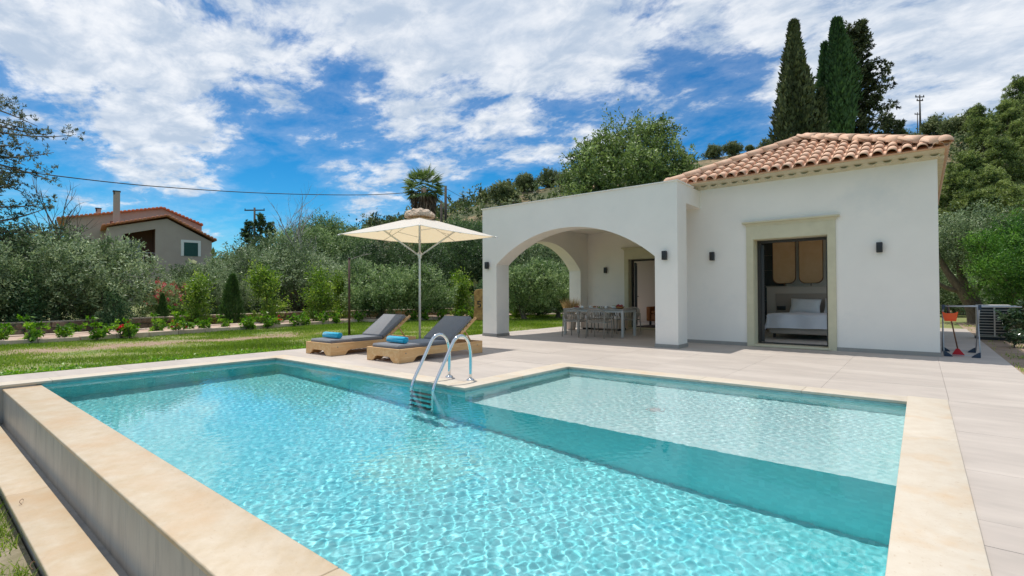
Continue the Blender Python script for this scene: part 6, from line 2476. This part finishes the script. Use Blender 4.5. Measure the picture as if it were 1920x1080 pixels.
# dark slender post with a fairy-light arm -------------------------------
p_ = Vector((-12.82, 8.26, 0))
ps = thing('garden_post', 'slender dark rusty metal post standing on the lawn left of the parasol', 'post', (p_.x, p_.y, -0.04))
hp_ = hz(655, 484, 14.5) + 0.04
MB().tube([(0, 0, 0), (0, 0, hp_)], 0.032, 8).build('shaft', mat('rusty_dark_steel', (0.045, 0.025, 0.018), 0.7, (0.10, 0.045, 0.025), 9), ps)
MB().lathe([(0.0, 0.03), (0.045, 0.02), (0.045, 0.0)], 10, (0, 0, hp_)).build('cap', m_black, ps)
MB().tube(smooth_path([(0, 0, hp_ - 0.05), (0.35, 0.15, hp_ + 0.06), (0.62, 0.30, hp_ + 0.11)], 4), 0.006, 5).build('arm', m_barkpale, ps)

# ------------------------------------------------------------------ far house
def far_house():
    D0 = 44.0
    c0 = at(305, D0)
    t = thing('far_house', 'two storey taupe house with red tile gables and loggia beyond the olives', 'house', (c0.x, c0.y, 0), YAW + 0.609 + 0.10)
    k = D0 / FPX

    def X(u):
        return (u - 305) * k * 0.83

    def Z(v):
        return hz(300, v, D0)
    ax, az = X(313), Z(405)
    lx, lz = X(206), Z(430)
    rx, rz_ = X(404), Z(443)
    # front block with loggia cut out
    o1, o2 = X(234), X(291)
    lt1, lt2 = Z(443), Z(430)
    lb = Z(500)
    front = [(lx, 0), (X(292), 0), (X(292), lb), (o1, lb), (o1, lt1), (o2, lt2), (o2, lb + 0.001), (X(292), lb + 0.001)]
    MB().prism([(lx, -1), (o1, -1), (o1, lt1 + 0.0), (lx, lt1 - 0.0)], 'y', 0, 0.3).build('wall', m_house, t)
    MB().prism([(o1, -1), (o2, -1), (o2, lb), (o1, lb)], 'y', 0, 0.3).build('wall', m_house, t)
    MB().prism([(o2, -1), (rx - 0.1, -1), (rx - 0.1, rz_ - 0.25), (ax, az - 0.2), (o2, az - 0.2 - (ax - o2) * 0.26)], 'y', 0, 0.3).build('wall', m_house, t)
    MB().prism([(lx, lt1), (o1, lt1), (o2, lt2), (o2, az - 0.2 - (ax - o2) * 0.26), (lx, lz - 0.15)], 'y', 0.001, 0.299).build('wall', m_house, t)
    MB().box(lx, lx + 0.3, 0.3, 7.5, -1, lz - 0.2).build('wall', m_house, t)
    MB().box(rx - 0.4, rx - 0.1, 0.3, 7.5, -1, rz_ - 0.3).build('wall', m_house, t)
    # loggia interior
    MB().box(lx + 0.3, X(291) + 0.3, 2.2, 2.4, -1, az - 0.5).build('loggia_back_wall', m_housedark, t)
    MB().box(X(291), X(291) + 0.3, 0.3, 2.2, -1, az - 0.6).build('loggia_side_wall', m_housedark, t)
    MB().box(lx + 0.3, X(291), 0.3, 2.2, lb - 0.25, lb - 0.02).build('loggia_floor', m_house, t)
    wd = MB().box(X(228), X(262), 2.12, 2.19, lb, Z(455)).build('window', m_greenshut, t)
    f_ = MB()
    f_.box(X(226), X(268), 2.08, 2.115, Z(455), Z(450))
    f_.box(X(262), X(268), 2.08, 2.115, lb, Z(455))
    f_.build('window_frame', m_whitetrim, wd)
    rl = MB()
    rl.tube([(o1, 0.1, Z(475)), (o2, 0.1, Z(475))], 0.03, 6)
    for q in range(9):
        xx = o1 + (o2 - o1) * q / 8
        rl.tube([(xx, 0.1, lb), (xx, 0.1, Z(475))], 0.015, 5)
    rl.build('railing', m_whitetrim, t)
    # right window
    wx0, wx1, wz0, wz1 = X(345), X(373), Z(478), Z(452)
    w2 = MB().box(wx0, wx1, -0.02, -0.002, wz0, wz1).build('window', m_greenshut, t)
    f_ = MB()
    f_.box(wx0 - 0.22, wx0 - 0.001, -0.05, -0.001, wz0, wz1 + 0.22)
    f_.box(wx1 + 0.001, wx1 + 0.22, -0.05, -0.001, wz0, wz1 + 0.22)
    f_.box(wx0, wx1, -0.05, -0.001, wz1, wz1 + 0.22)
    f_.build('window_frame', m_whitetrim, w2)
    for q in range(8):
        MB().box(wx0 + 0.02, wx1 - 0.02, -0.045, -0.021, wz0 + q * 0.15, wz0 + q * 0.15 + 0.09).build('shutter_slat', m_greenshut, w2)
    # roof slabs of the front block
    def gable(nm, pl, pa, pr, y0, y1, th=0.10):
        r1 = MB()
        r1.prism([pl, pa, (pa[0], pa[1] + th), (pl[0], pl[1] + th)], 'y', y0, y1)
        r1.prism([pa, pr, (pr[0], pr[1] + th), (pa[0], pa[1] + th)], 'y', y0, y1)
        ro = r1.build(nm, m_clay_far, t)
        # edge tiles, one after another up the verge
        e = MB()
        e.lathe([(0.10, 0.0), (0.11, 0.18), (0.09, 0.20)], 8)
        for (p, q) in ((pl, pa), (pa, pr)):
            L_ = math.hypot(q[0] - p[0], q[1] - p[1])
            n = int(L_ / 0.30)
            for i in range(n):
                a = (i + 0.5) / n
                px_, pz_ = p[0] + (q[0] - p[0]) * a, p[1] + (q[1] - p[1]) * a + th
                o = put('verge_tile', verge_me, ro)
                o.location = (px_, y0 + 0.05, pz_)
                o.rotation_euler = (0, -math.atan2(q[1] - p[1], q[0] - p[0]), 0)
    vm = MB().rbox(-0.11, 0.11, -0.13, 0.25, -0.06, 0.07, 0.04, None, 2)
    verge_me = vm.mesh('verge_tile')
    verge_me.materials.append(m_clay_far)
    gable('roof', (lx - 0.35, lz - 0.12), (ax, az), (rx + 0.25, rz_ - 0.15), -0.35, 8)
    # rear, taller block (further away, so larger for the same size in view)
    X_, Z_ = X, Z

    def X(u):
        return X_(u) * 1.06 + 0.25

    def Z(v):
        return CAM_H + (Z_(v) - CAM_H) * 1.065
    ax2, az2 = X(306), Z(391)
    l2, r2 = (X(128), Z(425)), (X(385), Z(418))
    MB().prism([(X(140), -1), (X(383), -1), (X(383), r2[1] - 0.02), (ax2, az2 - 0.02), (X(140), l2[1] + 0.2)], 'y', 3.4, 9).build('rear_block', m_house, t)
    gable('roof', l2, (ax2, az2), r2, 3.1, 9.4)
    for (u0, u1, v0, v1, y) in ((216.5, 227.5, 376, 440, 0.8), (190, 199, 398, 425, 4.5)):
        ch_ = MB().box(X(u0), X(u1), y, y + 0.5, Z(v1), Z(v0)).build('chimney', m_house, t)
        c_ = MB()
        c_.box(X(u0) - 0.04, X(u1) + 0.04, y - 0.04, y + 0.54, Z(v0) - 0.02, Z(v0) + 0.06)
        c_.box(X(u0), X(u0) + 0.1, y, y + 0.5, Z(v0) - 0.28, Z(v0) - 0.02)
        c_.build('chimney_cap', m_black, ch_)


far_house()

# ------------------------------------------------------------------ poles, pylon, cable
def utility_pole(u, d, top, label, arm=1.4, r=0.12):
    p_ = at(u, d)
    zb = float(hill(p_.x, p_.y))
    t = thing('utility_pole', label, 'utility pole', (p_.x, p_.y, zb), YAW)
    H = hz(u, top, d) - zb
    MB().tube([(0, 0, -0.3), (0, 0, H)], [r * 1.2, r * 0.85], 8).build('pole', m_pole, t)
    if arm:
        MB().rbox(-arm / 2, arm / 2, -0.06, 0.06, H - 0.45, H - 0.28, 0.01, None, 1).build('crossarm', m_pole, t)
        for x in (-arm / 2 + 0.08, 0.0, arm / 2 - 0.08):
            MB().lathe([(0.03, 0.0), (0.07, 0.04), (0.04, 0.10), (0.07, 0.14), (0.0, 0.2)], 8, (x, 0, H - 0.28)).build('insulator', m_black, t)
    return Vector((p_.x, p_.y, zb + H))


utility_pole(477, 72, 389, 'distant utility pole with crossarm on the skyline right of the far house', 2.9, 0.16)
tp = utility_pole(836, 48, 348, 'dark timber utility pole just right of the palm', 0, 0.14)
utility_pole(828, 49, 376, 'shorter dark pole touching the palm, left of the taller one', 0, 0.13)
pp = thing('pylon', 'tall slender pylon with crossarms on the ridge at the right', 'pylon', tuple(at(1730, 96, float(hill(*at(1730, 96).xy)))), YAW)
H = hz(1730, 176, 96) - pp.location.z
MB().tube([(0, 0, -0.3), (0, 0, H)], [0.20, 0.10], 8).build('mast', m_pole, pp)
for (z, w) in ((H - 0.4, 1.7), (H - 1.1, 1.2)):
    MB().rbox(-w / 2, w / 2, -0.08, 0.08, z - 0.08, z + 0.08, 0.01, None, 1).build('crossarm', m_pole, pp)
    for x in (-w / 2 + 0.1, 0.0, w / 2 - 0.1):
        MB().lathe([(0.04, 0.0), (0.10, 0.08), (0.05, 0.3)], 8, (x, 0, z + 0.08)).build('insulator', m_black, pp)
utility_pole(1725, 100, 209, 'shorter far pole just left of the pylon', 1.1, 0.08)
cpts = [(-260, 268, 20), (-120, 297, 23), (0, 315, 26), (120, 331, 29), (240, 344.5, 32), (360, 354, 35), (480, 361, 38), (600, 364.5, 41), (700, 364.5, 44), (780, 359.5, 46.4)]
pts = []
for (u, v, d) in cpts:
    q = at(u, d)
    q.z = hz(u, v, d)
    pts.append(q)
pts.append(tp + Vector((0, 0, -0.35)))
o = MB().tube(smooth_path(pts, 4), 0.032, 6).build('overhead_cable', m_wire)
tag(o, 'black overhead cable sagging across the sky from the left to the pole', 'cable')
q2 = at(1010, 75)
q2.z = hz(1010, 382, 75)
q1 = at(900, 58)
q1.z = hz(900, 378, 58)
o = MB().tube(smooth_path([tp + Vector((0, 0, -0.25)), q1, q2], 6), 0.018, 5).build('thin_cable', m_wire)
tag(o, 'thin cable running from the timber pole down behind the parapet', 'cable')
